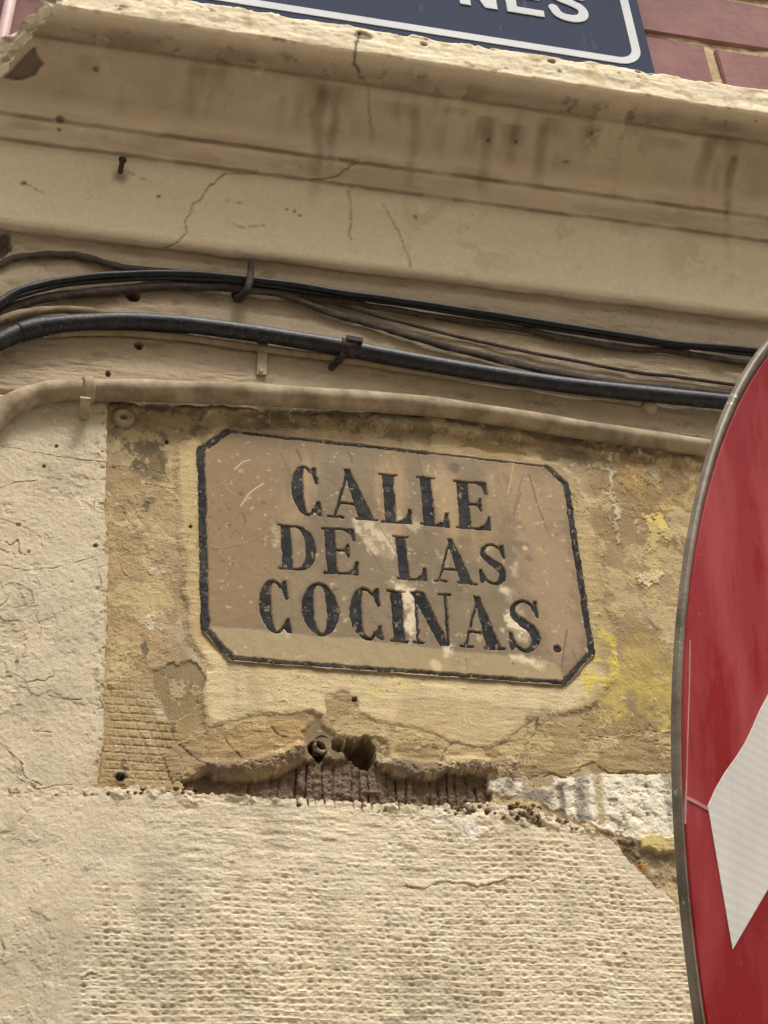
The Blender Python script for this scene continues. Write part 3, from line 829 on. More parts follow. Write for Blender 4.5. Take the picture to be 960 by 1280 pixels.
# runs of dirty water
for px, py, ln, w, q in [(403, 118, 110, 9, .6), (424, 112, 90, 7, .45), (418, 108, 26, 26, .45), (520, 140, 110, 8, .35), (612, 160, 90, 8, .35), (612, 148, 34, 14, .55), (645, 158, 24, 18, .5), (680, 158, 78, 9, .4), (690, 150, 20, 16, .4), (740, 160, 20, 14, .4), (776, 175, 60, 5, .25), (918, 198, 95, 7, .7), (885, 180, 70, 10, .3), (905, 170, 16, 26, .4), (352, 120, 60, 6, .2), (270, 80, 40, 22, .2), (500, 130, 18, 30, .3), (255, 85, 14, 26, .3), (110, 70, 20, 20, .3), (840, 175, 14, 30, .3), (570, 135, 12, 20, .4)]:
    a = corn(px, py); e = corn(px + ln * .01, py + ln)
    tpos = (a[1] - cS) / max((a[1] - e[1]) * 1.3, .002)
    wob = cX - a[0] - .0035 * vn(cS * 40, cS * 0 + px, 241) - .0015 * A1
    k = sst(w * .0015, w * .0003, np.abs(wob) + .002 * AG) * sst(-.06, .03, tpos + .05 * A1) * sst(1.1, .35, tpos + .2 * A1)
    klay(k * (.8 + .5 * AV), (96, 78, 54), min(1, q * 1.05))
# specks and nail rust
for px, py, r in [(74, 163, 2.4), (520, 272, 3.4), (708, 203, 3), (198, 246, 2.6), (30, 230, 3), (358, 262, 3), (368, 265, 3), (375, 270, 2.4), (590, 270, 1.8), (110, 250, 1.6), (120, 88, 4), (75, 150, 5), (700, 90, 3), (610, 176, 3), (645, 178, 2.5), (740, 168, 3), (945, 153, 2)]:
    a = corn(px, py)
    e = np.hypot(cX - a[0], cS - a[1]) / (r * .00115) + .5 * A3
    klay(sst(1.2, .5, e + .5 * A1), (78, 62, 48), .8, -.0006)
a = corn(150, 222)
klay(sst(1.0, .2, np.hypot((cX - a[0]) / .016, (cS - a[1]) / .014) + .3 * A1), (112, 92, 68), .7)
for pts in [[(282, 285), (330, 283)], [(155, 212), (190, 230)], [(28, 228), (62, 245)], [(365, 205), (400, 215)], [(280, 250), (305, 255)], [(285, 278), (300, 285)]]:
    P = [corn(*p) for p in pts]
    dd, t = d_line(cX + .004 * A1, cS + .004 * A2, P)
    klay(sst(.004, .0005, dd) * sst(0, .3, A3 + .1), (120, 98, 68), .5)
# cracks
AJ1 = fbm(cX, cS, 60, 5, 252, .6); AJ2 = fbm(cX, cS, 60, 5, 253, .6)
for pts, w in [([(280, 219), (262, 232), (256, 246), (240, 258), (233, 275), (232, 290), (226, 302), (205, 312)], .7), ([(445, 204), (432, 212), (420, 220), (405, 225), (388, 225)], .8), ([(450, 38), (446, 52), (442, 70), (448, 88), (458, 105), (462, 140), (466, 180)], .55), ([(450, 40), (446, 55), (443, 78), (450, 92)], 1.3), ([(283, 219), (320, 216)], .5), ([(436, 240), (440, 270), (438, 300)], .6), ([(480, 255), (500, 290), (515, 335)], .45)]:
    P = [corn(*p) for p in pts]
    dd, t = d_line(cX + .0055 * AJ1, cS + .0055 * AJ2, P)
    wv2 = w * (.55 + .9 * np.clip(.5 + A1 + .6 * A3, 0, 1))
    klay(sst(.0020 * wv2 + .0009, .0002, dd), (100, 82, 60), min(1., .45 + .35 * w), -.0012 * w)
# knocked-out chips on the lip
for px, py, r in [(455, 45, 9), (868, 96, 8), (875, 98, 6), (797, 90, 4), (812, 92, 5), (822, 91, 3), (790, 82, 5), (530, 55, 4), (690, 78, 4)]:
    a = corn(px, py)
    e = np.hypot((cX - a[0]) / (r * .0016), (cS - a[1]) / (r * .0010)) + .5 * A1
    klay(sst(1.1, .6, e), (92, 74, 54), .7, -.004)
# spalled hollow beside the broken end
P = np.array([corn(*p) for p in [(4, 96), (14, 88), (30, 70), (44, 58), (48, 70), (55, 80), (50, 84), (45, 94), (30, 101), (20, 100)]])
dd = sd_poly(cX + .003 * A1, cS + .003 * A2, P)
k = sst(.001, -.002, dd)
klay(k, (118, 104, 88), .95, -.007)
Dn += k * .002 * A1
flk = sst(.20, .215, fbm(cX, cS, 16, 6, 223, .68)) * sst(.0, .3, fbm(cX, cS, 5, 3, 224)) * (1 - lip)
klay(flk, (204, 186, 154), .45, -.0006)
K *= (1 + .05 * A3)[..., None]
K = np.clip(K, .01, .92)
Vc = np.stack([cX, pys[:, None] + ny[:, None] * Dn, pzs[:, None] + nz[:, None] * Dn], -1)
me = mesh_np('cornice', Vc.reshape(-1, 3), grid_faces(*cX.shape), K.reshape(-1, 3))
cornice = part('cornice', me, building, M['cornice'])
# the broken end: a rough fracture that falls back to the wall
nj = 26
E1 = Vc[:, 0, :]
tJ = np.linspace(0, 1, nj)
back = np.stack([E1[:, 0] - .026, E1[:, 1] + .014, E1[:, 2] + .016], -1)
wallp = np.stack([E1[:, 0] + .03, E1[:, 1] * 0 + .004, E1[:, 2] + .012], -1)
FV = np.empty((ns, nj, 3), np.float32)
for j, t in enumerate(tJ):
    if t < .6:
        q = t / .6; FV[:, j] = E1 * (1 - q) + back * q
    else:
        q = (t - .6) / .4; FV[:, j] = back * (1 - q) + wallp * q
gS, gJ = np.meshgrid(S, tJ * .07, indexing='ij')
rough = (.014 * fbm(gS, gJ, 45, 5, 261, .62) + .005 * fbm(gS, gJ, 160, 3, 262)) * sst(0, .010, gJ)
FV[..., 0] -= rough * .8; FV[..., 1] -= rough * .5; FV[..., 2] += rough * .3
FK = np.empty((ns, nj, 3), np.float32)
FK[...] = lin(220, 204, 176)
FK *= (1 + .25 * fbm(gS, gJ, 90, 4, 263))[..., None]
kk = sst(.1, .4, fbm(gS, gJ, 60, 4, 264))[..., None]
FK = FK * (1 - kk * .6) + kk * .6 * lin(120, 100, 78)
me = mesh_np('broken_end', FV.reshape(-1, 3), grid_faces(ns, nj, True), np.clip(FK, 0, .9).reshape(-1, 3))
o = part('broken_end', me, cornice, M['cornice'])
tag(o, 'rough broken left end of the cornice')

# ---- brick upper wall -------------------------------------------------------
mort = speckle_mat('brick_mortar', lin(196, 176, 140), lin(170, 146, 112), lin(130, 106, 80), 90, .4, .6, .95, 1.0, 160, third_lo=.62)
mt, n, l, b = new_mat('glazed_brick')
oi = n.new('ShaderNodeObjectInfo')
v = ramp(n, l, oi.outputs['Random'], [(0, tuple(lin(128, 94, 92))), (1, tuple(lin(142, 106, 102)))])
g = noise(n, l, 14, 5, .6)
v2 = ramp(n, l, g.outputs['Fac'], [(.3, (.80, .78, .78)), (.7, (1.12, 1.10, 1.10))])
c = mixc(n, l, 1.0, v.outputs['Color'], v2.outputs['Color'], 'MULTIPLY')
g3 = noise(n, l, 160, 4, .6)
v3 = ramp(n, l, g3.outputs['Fac'], [(.70, (0, 0, 0)), (.74, (1, 1, 1))])
l.new(mixc(n, l, v3.outputs['Color'], c, tuple(lin(196, 172, 160))), b.inputs['Base Color'])
b.inputs['Roughness'].default_value = .8
b.inputs['Specular IOR Level'].default_value = .12
g4 = noise(n, l, 60, 4, .6)
bump(n, l, b, g4.outputs['Fac'], .5, .003)
M['brick'] = mt
Zb0 = at(940, 68)[2]                       # middle of the joint seen at the right
PITCH, JT, BL = at(940, 5)[2] - Zb0, .021, .40
Xj = at(889, 80)[0]                        # the upright joint seen at the right
bx = np.arange(-.40, 2.6, .008); bz = np.arange(ZTOP, 4.9, .008)
BX, BZ = np.meshgrid(bx, bz)
BY = -.002 + .004 * fbm(BX, BZ, 40, 3, 301)
me = mesh_np('brick_wall', np.stack([BX, BY, BZ], -1).reshape(-1, 3), grid_faces(len(bz), len(bx)))
bwall = part('brick_wall', me, building, mort)


def brick_mesh(w, h, seed):
    rs = random.Random(seed)
    mb = MB(); hw, hh, ch = w / 2, h / 2, .0035
    j = lambda: rs.uniform(-.0015, .0015)
    front = [(-hw + ch, hh - ch), (-hw * .3, hh - ch), (hw * .4, hh - ch), (hw - ch, hh - ch), (hw - ch, -hh + ch), (hw * .3, -hh + ch), (-hw * .35, -hh + ch), (-hw + ch, -hh + ch)]
    outer_ = [(-hw, hh), (-hw * .3, hh), (hw * .4, hh), (hw, hh), (hw, -hh), (hw * .3, -hh), (-hw * .35, -hh), (-hw, -hh)]
    V = [(a + j(), -.012 + j() * .3, c + j()) for a, c in front] + [(a + j(), -.008, c + j()) for a, c in outer_] + [(a, .02, c) for a, c in outer_]
    F = [tuple(range(8))[::-1]] + [(i, (i + 1) % 8, 8 + (i + 1) % 8, 8 + i)[::-1] for i in range(8)] + [(8 + i, 8 + (i + 1) % 8, 16 + (i + 1) % 8, 16 + i)[::-1] for i in range(8)]
    mb.add(V, [q[::-1] for q in F])
    me = mb.mesh('brick', False)
    me.materials.append(M['brick'])
    return me


bms = [brick_mesh(BL - JT, PITCH - JT, s) for s in range(5)]
for r in range(-3, 7):
    zc = Zb0 + (r + .5) * PITCH
    if zc - PITCH / 2 < ZTOP + .01: continue
    off = 0 if r % 2 else BL / 2           # the course below the joint carries the upright joint
    for k in range(-6, 6):
        xc = Xj + BL / 2 + k * BL + off
        if xc - BL / 2 < -.40 or xc + BL / 2 > 2.6: continue
        o = bpy.data.objects.new('brick', bms[(r * 7 + k * 3) % 5])
        col.objects.link(o)
        o.parent = bwall
        o.location = (xc, 0.002 + .003 * math.sin(r * 3 + k * 5), zc)
        o.rotation_euler = (0, .004 * math.sin(k * 7 + r), .006 * math.sin(k * 3 + r * 2))


# ================================================================== THE CARVED PLAQUE
def sdf_sheet(fn, x0, x1, z0, z1, step, yf, edge_drop=.0012, keep=None):
    """a sheet bounded by a signed distance field, its rim turned back into the surface behind"""
    gx = np.arange(x0, x1 + step, step); gz = np.arange(z0, z1 + step, step)
    gX, gZ = np.meshgrid(gx, gz)
    D = fn(gX, gZ)
    q = grid_faces(len(gz), len(gx))
    ins = (D < 0).ravel()
    use = ins[q].any(1)
    q = q[use]
    gzv, gxv = np.gradient(D, step, step)
    gl = gxv ** 2 + gzv ** 2 + 1e-9
    out = D >= 0
    nX = np.where(out, gX - np.clip(D, 0, step * 1.5) * gxv / np.sqrt(gl), gX); nZ = np.where(out, gZ - np.clip(D, 0, step * 1.5) * gzv / np.sqrt(gl), gZ)
    Y = yf(nX, nZ) + np.where(out, edge_drop, 0)
    V = np.stack([nX, Y, nZ], -1).reshape(-1, 3)
    idx = np.unique(q); mp = np.full(len(V), -1); mp[idx] = np.arange(len(idx))
    return V[idx], mp[q], gX.ravel()[idx], gZ.ravel()[idx]


def ell(cx, cy, rx, ry, a0, a1, n=40):
    t = np.radians(np.linspace(a0, a1, n))
    return np.stack([cx + rx * np.cos(t), cy + ry * np.sin(t)], -1), t


def glyph(ch, a):
    """strokes of a fat-and-thin Roman capital one unit high and a wide"""
    th, sw, sf = .042, .190, .034           # hairline, stem, serif thickness
    g = []
    P = lambda *p: g.append(('p', np.array(p, float)))

    def St(path, w): g.append(('s', np.array(path, float), np.array(w, float)))
    def serif(x0, x1, y, up):
        P((x0, y), (x1, y), (x1, y + up * sf), (x0, y + up * sf))
    if ch in 'CO':
        cx = a * .5 if ch == 'O' else a * .53
        rx, ry = (a * .5 - .085, .475) if ch == 'O' else (a * .53 - .095, .475)
        if ch == 'O':
            p, t = ell(cx, .5, rx, ry, 0, 360, 64)
            w = th + (sw - th) * np.abs(np.cos(t)) ** 1.8
        else:
            p, t = ell(cx, .5, rx, ry, 52, 312, 56)
            w = th + (sw - th) * np.maximum(0, -np.cos(t)) ** 1.5
        St(p, w)
        if ch == 'C':
            P((a - .07, .99), (a - .015, .99), (a - .005, .66), (a - .05, .66), (a - .09, .80), (a - .13, .90))
            P((a - .05, .30), (a - .01, .30), (a + .01, .02), (a - .06, .04), (a - .12, .11), (a - .09, .2))
    elif ch == 'S':
        p = spline([(a * .88, .70), (a * .78, .88), (a * .52, .965), (a * .24, .87), (a * .20, .70), (a * .42, .56), (a * .72, .42), (a * .80, .24), (a * .62, .06), (a * .40, .03), (a * .20, .12), (a * .08, .30)], 6)
        k = np.linspace(0, 1, len(p))
        w = th + (.165 - th) * np.exp(-((k - .52) / .20) ** 2)
        St(p, w)
        P((a * .82, .99), (a * .92, .99), (a * .96, .66), (a * .86, .68), (a * .78, .86))
        P((a * .02, .34), (a * .10, .34), (a * .22, .13), (a * .12, .02), (a * .02, .01))
    elif ch == 'A':
        St([(a * .14, .02), (a * .48, .97)], [th, th])
        P((a * .40, 1.0), (a * .52, 1.0), (a * .93, .02), (a * .93 - .24, .02), (a * .45, .78))
        St([(a * .24, .30), (a * .70, .30)], [th, th])
        serif(0, a * .32, 0, 1); serif(a * .56, a * 1.02, 0, 1)
    elif ch in 'LIED':
        x = .06 if ch != 'I' else (a - sw) / 2
        P((x, 0), (x + sw, 0), (x + sw, 1), (x, 1))
        if ch == 'I':
            serif(0, a, 0, 1); serif(0, a, 1, -1)
        if ch == 'L':
            serif(0, x + sw + .07, 1, -1); serif(0, a, 0, 1)
            P((a, 0), (a, .30), (a - .045, .30), (a - .10, .12), (a - .22, .035), (a - .22, 0))
        if ch == 'E':
            serif(0, a * .97, 1, -1); serif(0, a, 0, 1)
            P((a, 0), (a, .28), (a - .045, .28), (a - .10, .11), (a - .22, .035), (a - .22, 0))
            P((a * .97, 1), (a * .97, .74), (a * .97 - .045, .74), (a * .97 - .09, .90), (a * .97 - .2, .965), (a * .97 - .2, 1))
            St([(x + .1, .52), (a * .74, .52)], [th, th])
            P((a * .72, .66), (a * .78, .66), (a * .78, .38), (a * .72, .38), (a * .64, .50), (a * .64, .54))
        if ch == 'D':
            serif(0, a * .6, 1, -1); serif(0, a * .6, 0, 1)
            p, t = ell(a * .52, .5, a * .38, .478, -90, 90, 36)
            St(p, th + (sw - th) * np.maximum(0, np.cos(t)) ** 1.3)
    elif ch == 'N':
        St([(a * .13, .01), (a * .13, .99)], [th, th])
        St([(a * .87, .01), (a * .87, .99)], [th, th])
        P((a * .02, 1.0), (a * .02 + .21, 1.0), (a * .89, .0), (a * .89 - .16, .0))
        serif(0, a * .28, 0, 1); serif(a * .70, a * 1.02, 1, -1); serif(0, a * .2, 1, -1)
    return g


def glyph_sdf(ch, BL, BR, TL, plane_y=0.0):
    bl, br_, tl = [np.array(xz(*p, plane_y)) for p in (BL, BR, TL)]
    ex, ez = br_ - bl, tl - bl
    hgt = np.linalg.norm(ez); a = np.linalg.norm(ex) / hgt
    Mi = np.linalg.inv(np.stack([ex / a, ez], 1))
    G = glyph(ch, a)

    def fn(x, z):
        x, z = x + .0007 * vn(x * 130, z * 130, 401) + .0006 * vn(x * 420, z * 420, 403), z + .0007 * vn(x * 130, z * 130, 402) + .0006 * vn(x * 420, z * 420, 404)
        u = Mi[0, 0] * (x - bl[0]) + Mi[0, 1] * (z - bl[1]); v = Mi[1, 0] * (x - bl[0]) + Mi[1, 1] * (z - bl[1])
        d = np.full(x.shape, .5)
        for s in G:
            if s[0] == 'p':
                q = sd_poly(u, v, s[1], .3)
            else:
                q, t = d_line(u, v, s[1], .3)
                q = q - np.interp(t, np.linspace(0, 1, len(s[2])), s[2]) / 2
            d = np.minimum(d, q)
        return d * hgt
    c = [bl, br_, tl, tl + ex]
    bb = (min(p[0] for p in c) - .004, max(p[0] for p in c) + .006, min(p[1] for p in c) - .004, max(p[1] for p in c) + .004)
    return fn, bb


LET = [('C', (366, 646), (401, 650), (361, 583)), ('A', (408.5, 649), (470.5, 654.5), (404, 587)), ('L', (476, 655.6), (514, 658.5), (472, 594.5)), ('L', (524.6, 658.5), (561, 662.7), (519, 598)), ('E', (569.6, 662.7), (613, 666), (565, 603)),
       ('D', (348.3, 714), (394, 717.5), (345.5, 658)), ('E', (403.8, 719.5), (447.5, 721.5), (400, 662.5)), ('L', (495, 726.5), (533, 729.5), (489, 672)), ('A', (540, 729), (594, 734.5), (536, 674)), ('S', (599, 732), (636, 736), (594, 680)),
       ('C', (325, 793), (363, 796), (321, 726)), ('O', (379, 796.5), (424, 799.5), (375, 730)), ('C', (438, 802), (478, 805), (434, 735.5)), ('I', (486.9, 804.5), (510, 806.5), (482.5, 740)), ('N', (515, 806), (566, 810), (511, 741.5)), ('A', (573, 811), (629, 815.5), (569, 746)), ('S', (636, 816), (679, 820), (630, 750))]
plaque = empty('street_plaque', 'old stone street plaque carved CALLE DE LAS COCINAS with black chamfered border', 'plaque', (float(cen[0]), 0.0, float(Pq[:, 1].min())))
GL = [glyph_sdf(*q) for q in LET]
dot_c = np.array(xz(695, 814))
bord_w = np.array([.0043, .0022, .0038, .0045, .0032, .0025, .0038, .0047])   # half widths of the eight sides


def border_sdf(x, z):
    xx = x + .0010 * vn(x * 70, z * 70, 411) + .0008 * vn(x * 330, z * 330, 413); zz = z + .0010 * vn(x * 70, z * 70, 412) + .0008 * vn(x * 330, z * 330, 414)
    d = np.full(x.shape, .05)
    for i in range(8):
        q, t = d_line(xx, zz, [Pq[i], Pq[(i + 1) % 8]], .05)
        w = bord_w[i] * np.ones_like(q)
        if i == 1: w = w * np.where((t > .62), .35, 1.0)     # the top line has almost worn away on the right
        d = np.minimum(d, q - w)
    return d


SLAB = cen + (Pq - cen) * np.array([1.018, 1.028])


def slab_sdf(x, z):
    return sd_poly(x + .0010 * vn(x * 60, z * 60, 421), z + .0010 * vn(x * 60, z * 60, 422), SLAB, .05)


def dot_sdf(x, z):
    return np.hypot(x - dot_c[0], z - dot_c[1]) - .0050 + .0012 * vn(x * 200, z * 200, 423)


def slab_h(x, z):
    return .0052 + .0006 * fbm(x, z, 12, 4, 431) + .00025 * fbm(x, z, 110, 3, 432)


b0, b1 = SLAB.min(0) - .004, SLAB.max(0) + .004
SV, SF, sx, sz = sdf_sheet(slab_sdf, b0[0], b1[0], b0[1], b1[1], .00095, lambda x, z: -slab_h(x, z), .004)
carve = np.zeros(len(SV), np.float32)
for fn, bb in GL:
    k = (sx > bb[0]) & (sx < bb[1]) & (sz > bb[2]) & (sz < bb[3])
    carve[k] = np.maximum(carve[k], sst(.0007, -.0005, fn(sx[k], sz[k])))
carve = np.maximum(carve, sst(.0007, -.0005, dot_sdf(sx, sz)))
carve = np.maximum(carve, sst(.0008, -.0006, border_sdf(sx, sz)) * .6)
SV[:, 1] += carve * .0024
SK = np.empty((len(SV), 3), np.float32)
SK[...] = lin(135, 117, 90)
n1 = fbm(sx, sz, 10, 5, 441); n2 = fbm(sx, sz, 45, 5, 442); n3 = fbm(sx, sz * .25, 30, 4, 443); n4 = fbm(sx, sz, 200, 3, 444)
slab_stain = fbm(sx, sz * .35, 16, 5, 450, .6)
n5 = fbm(sx, sz, 30, 6, 445, .7); n6 = fbm(sx, sz, 60, 6, 446, .68)
SK *= (1 + .12 * n1 + .09 * n2 + .12 * n3 + .20 * n5)[:, None]
SK *= 1 + .10 * fbm(sx, sz * .5, 14, 5, 447, .6)[:, None] * np.array([.3, -.1, -1.0])
SK *= (1 + .14 * slab_stain)[:, None]


def slay(mk, c, q=1.0, dy=None):
    global SK
    mk = np.clip(mk * q, 0, 1)
    SK = SK * (1 - mk[:, None]) + mk[:, None] * lin(*c)
    if dy is not None: SV[:, 1] += mk * dy


def smask(pts, soft=.004, rough=.006):
    return sst(soft, -soft, sd_poly(sx + rough * 1.6 * n6, sz + rough * 1.6 * n5, poly(pts)))


gd = np.full(len(SV), .02, np.float32)
for fn, bb in GL:
    k = (sx > bb[0] - .008) & (sx < bb[1] + .008) & (sz > bb[2] - .008) & (sz < bb[3] + .008)
    gd[k] = np.minimum(gd[k], fn(sx[k], sz[k]))
slay(sst(.007, .0, gd + .004 * n6) * sst(-.15, .35, n5 + .3 * n1), (104, 92, 76), .55)
slay(smask([(250, 560), (290, 550), (350, 600), (340, 720), (320, 790), (258, 785)], .02, .02), (150, 122, 86), .6)
slay(smask([(640, 600), (690, 600), (730, 800), (690, 840), (665, 760), (650, 700)], .016, .02), (172, 146, 112), .6)
slay(smask([(258, 786), (330, 792), (480, 806), (560, 815), (690, 830), (705, 856), (500, 846), (292, 826), (262, 800)], .002, .003), (172, 154, 116), .8)
slay(sst(.0, .6, n3) * smask([(350, 560), (640, 590), (680, 690), (660, 700), (480, 690), (350, 660)], .02, .02), (186, 158, 116), .6)
slay(sst(.25, .6, n2) * smask([(560, 590), (650, 600), (660, 700), (570, 660)], .02, .02), (170, 124, 84), .25)
# fresh scrapes and drips of pale paint
for pts, q in [([(495, 735), (520, 740), (520, 800), (512, 806), (505, 770), (498, 745)], .8), ([(440, 655), (475, 658), (500, 690), (490, 700), (462, 690), (446, 672)], .55), ([(630, 770), (640, 760), (660, 790), (655, 806), (640, 800), (633, 790)], .85), ([(632, 822), (680, 826), (676, 836), (634, 834)], .7), ([(336, 655), (344, 660), (346, 690), (341, 690)], .6), ([(625, 740), (640, 738), (636, 760), (626, 760)], .6), ([(505, 640), (530, 660), (520, 668), (500, 655)], .35), ([(556, 806), (566, 806), (563, 822), (559, 822)], .8), ([(480, 735), (500, 728), (510, 738), (500, 745)], .7), ([(546, 690), (560, 700), (552, 712)], .4), ([(640, 690), (650, 700), (645, 730), (636, 715)], .4), ([(345, 790), (362, 794), (356, 800)], .7)]:
    slay(smask(pts, .004, .010) * (.3 + .7 * sst(-.15, .12, n6)), (228, 210, 176), min(1, q * 1.15))
for pts, c, w in [([(293, 590), (303, 580), (312, 578)], (206, 180, 136), .9), ([(300, 635), (312, 618), (328, 608)], (206, 182, 140), 1.), ([(640, 648), (650, 618)], (112, 92, 68), .9), ([(660, 596), (668, 625), (680, 664)], (116, 96, 70), 1.2), ([(640, 640), (652, 600)], (120, 100, 72), .7), ([(700, 840), (703, 815), (707, 790)], (104, 86, 64), .9), ([(712, 815), (722, 836)], (110, 92, 70), .7), ([(302, 645), (306, 657)], (110, 86, 60), .9), ([(435, 570), (440, 582)], (112, 92, 66), 1.), ([(350, 570), (362, 600)], (112, 92, 66), .6), ([(460, 690), (480, 720)], (124, 104, 76), .8), ([(475, 665), (495, 695)], (124, 104, 76), .7), ([(262, 690), (300, 686), (350, 664)], (138, 112, 78), .6), ([(370, 565), (376, 580)], (104, 84, 60), 1.), ([(520, 570), (528, 600)], (122, 100, 72), .6), ([(580, 826), (582, 840)], (120, 100, 76), .7), ([(586, 560), (590, 580)], (116, 98, 70), .6), ([(280, 600), (285, 615), (294, 620)], (180, 130, 92), .8), ([(640, 580), (634, 620)], (210, 184, 138), .5)]:
    dd, t = d_line(sx + .002 * n2, sz + .002 * n1, poly(pts))
    slay(sst(.0016 * w, .0003, dd), c, .85, .0003)
for px, py, r, c in [(300, 620, 5, (110, 92, 74)), (328, 632, 4, (120, 100, 76)), (566, 588, 9, (104, 90, 70)), (660, 702, 6, (120, 108, 90)), (573, 738, 6, (110, 94, 74)), (694, 672, 4, (128, 104, 76)), (640, 832, 3, (120, 96, 70)), (566, 700, 12, (132, 116, 96)), (590, 715, 16, (118, 106, 92)), (474, 750, 7, (124, 112, 96)), (480, 770, 5, (128, 114, 96)), (530, 668, 4, (116, 94, 66)), (655, 688, 4, (206, 176, 140)), (545, 835, 9, (214, 190, 148)), (300, 592, 4, (200, 150, 104))]:
    p = xz(px, py)
    e = np.hypot(sx - p[0], sz - p[1]) / (r * .00095) + .6 * n2
    slay(sst(1.1, .5, e), c, .8)
slay(sst(.38, .55, fbm(sx, sz, 240, 2, 448)) * sst(.0, .5, n1 + .3 * n5), (96, 80, 62), .5)
slay(sst(.42, .56, fbm(sx, sz, 130, 4, 449, .6)), (204, 178, 138), .6)
SK *= (1 + .06 * n4)[:, None]
me = mesh_np('slab', SV, SF, np.clip(SK, .01, .9))
slab = part('slab', me, plaque, M['stone'])
for (ch, *_), (fn, bb) in zip(LET, GL):
    V_, F_, _, _ = sdf_sheet(fn, *bb, .0009, lambda x, z: -slab_h(x, z) + .0014 + .0004 * fbm(x, z, 160, 3, 451), .0009)
    part('letter', mesh_np('letter', V_, F_), plaque, M['letter_paint'])
V_, F_, _, _ = sdf_sheet(dot_sdf, dot_c[0] - .008, dot_c[0] + .008, dot_c[1] - .008, dot_c[1] + .008, .0008, lambda x, z: -slab_h(x, z) + .0014, .0009)
part('full_stop', mesh_np('full_stop', V_, F_), plaque, M['letter_paint'])
V_, F_, _, _ = sdf_sheet(border_sdf, b0[0], b1[0], b0[1], b1[1], .0010, lambda x, z: -slab_h(x, z) + .0008 + .0005 * fbm(x, z, 120, 3, 452), .0009)
part('border', mesh_np('border', V_, F_), plaque, M['border_paint'])

# ================================================================== PIPES AND CABLES
def run(name, label, cat, mat, r, pts, n=14, flat=1.0, wob=.04, group=None, seed=0):
    """pts: (px, py, y) on the wall"""
    P = spline([at(a, b_, y - .0075) for a, b_, y in pts], 9)
    k_ = np.arange(len(P)) * .16 + seed * 3.1
    P[:, 2] += .0016 * vn(k_, k_ * 0 + .5, 501 + seed); P[:, 1] -= .0012 * np.abs(vn(k_ * .8, k_ * 0 + 2.5, 502 + seed))
    mb = MB(); mb.tube(P, r, n, True, flat, wob, seed)
    me = mb.mesh(name, True, 60)
    o = link(name, me, None, mat)
    tag(o, label, cat, group)
    return o, P


def near(P, px, py):
    """point and direction of a run next to a place in the photograph"""
    v = P - CAM
    q = np.stack([480 + FPX * (v @ R_) / (v @ W_), 640 - FPX * (v @ U_) / (v @ W_)], -1)
    i = int(np.argmin(((q - np.array([px, py])) ** 2).sum(1))); i = min(max(i, 1), len(P) - 2)
    t = P[i + 1] - P[i - 1]
    return P[i], t / np.linalg.norm(t)


pipe_root = empty('cream_pipe', 'cream painted thick pipe along the wall just above the stone plaque', 'pipe', tuple(at(420, 500, -.02)))
PP = spline([at(a, b_, y) for a, b_, y in [(-60, 640, -.019), (-32, 570, -.019), (-8, 526, -.019), (24, 501, -.019), (64, 490, -.019), (110, 488, -.019), (240, 490, -.019), (420, 499, -.018), (560, 511, -.014), (720, 536, -.009), (890, 562, -.007), (1050, 590, -.016), (1700, 690, -.02)]], 9)
mb = MB(); mb.tube(PP, np.interp(np.arange(len(PP)), [0, len(PP) * .55, len(PP)], [.0146, .0138, .0122]), 20, True, 1.0, .05, 1)
part('tube', mb.mesh('tube', True, 60), pipe_root, M['pipe_paint'])
c, t = near(PP, 112, 488)
mb = MB(); mb.tube([c - t * .0068, c - t * .005, c + t * .005, c + t * .0068], [.0160, .0178, .0178, .0160], 24)
st = part('strap', mb.mesh('strap', True, 40), pipe_root, M['pipe_paint'])
mb = MB()
a0, a1 = at(107, 497, -.036), at(105, 522, -.012)
mb.box((a0 + a1) / 2, (.0062, .0022, .5 * np.linalg.norm(a0 - a1)), [np.array([1, 0, 0]), np.cross((a1 - a0) / np.linalg.norm(a1 - a0), [1, 0, 0]), (a1 - a0) / np.linalg.norm(a1 - a0)])
mb.lathe(at(105, 521, -.009), (0, -1, 0), [(0, .0058), (.006, .0052), (.009, .003), (.009, 0)], 12)
part('strap_tongue', mb.mesh('strap_tongue', True, 40), pipe_root, M['pipe_paint'])

cond_root = empty('black_conduit', 'thick black conduit running across the wall, middle of the pipes', 'conduit', tuple(at(420, 434, -.022)))
PC = spline([at(a, b_, y) for a, b_, y in [(-90, 500, -.024), (-40, 452, -.024), (0, 427, -.024), (40, 411, -.024), (100, 403, -.024), (190, 402, -.024), (300, 414, -.024), (420, 433, -.024), (560, 459, -.024), (720, 483, -.024), (910, 503, -.024), (1100, 528, -.024), (1700, 610, -.024)]], 9)
mb = MB(); mb.tube(PC, .0112, 20, True, 1.0, .02, 2)
part('tube', mb.mesh('tube', True, 60), cond_root, M['conduit'])
c0, t0 = near(PC, 24, 417); c1, t1 = near(PC, 60, 408); cm, tm = near(PC, 42, 411)
mb = MB(); mb.tube([c0 - t0 * .001, c0, cm, c1, c1 + t1 * .001], [.0112, .0126, .0128, .0124, .0112], 20)
part('coupling', mb.mesh('coupling', True, 40), cond_root, M['conduit'])
c, t = near(PC, 432, 437)
mb = MB(); mb.tube([c - t * .010, c - t * .009, c + t * .009, c + t * .010], [.0116, .0132, .0132, .0116], 22)
up = np.cross(t, [0, -1, 0]); up /= np.linalg.norm(up)
if up[2] < 0: up = -up
mb.box(c + t * .006 - np.array([0, .0125, 0]) + up * .006, (.011, .0028, .0036), [t, np.array([0, 1, 0]), up])
cl = part('clamp', mb.mesh('clamp', True, 40), cond_root, M['iron'])
q0 = c - t * .004 - up * .011; q1 = at(413, 466, -.004)
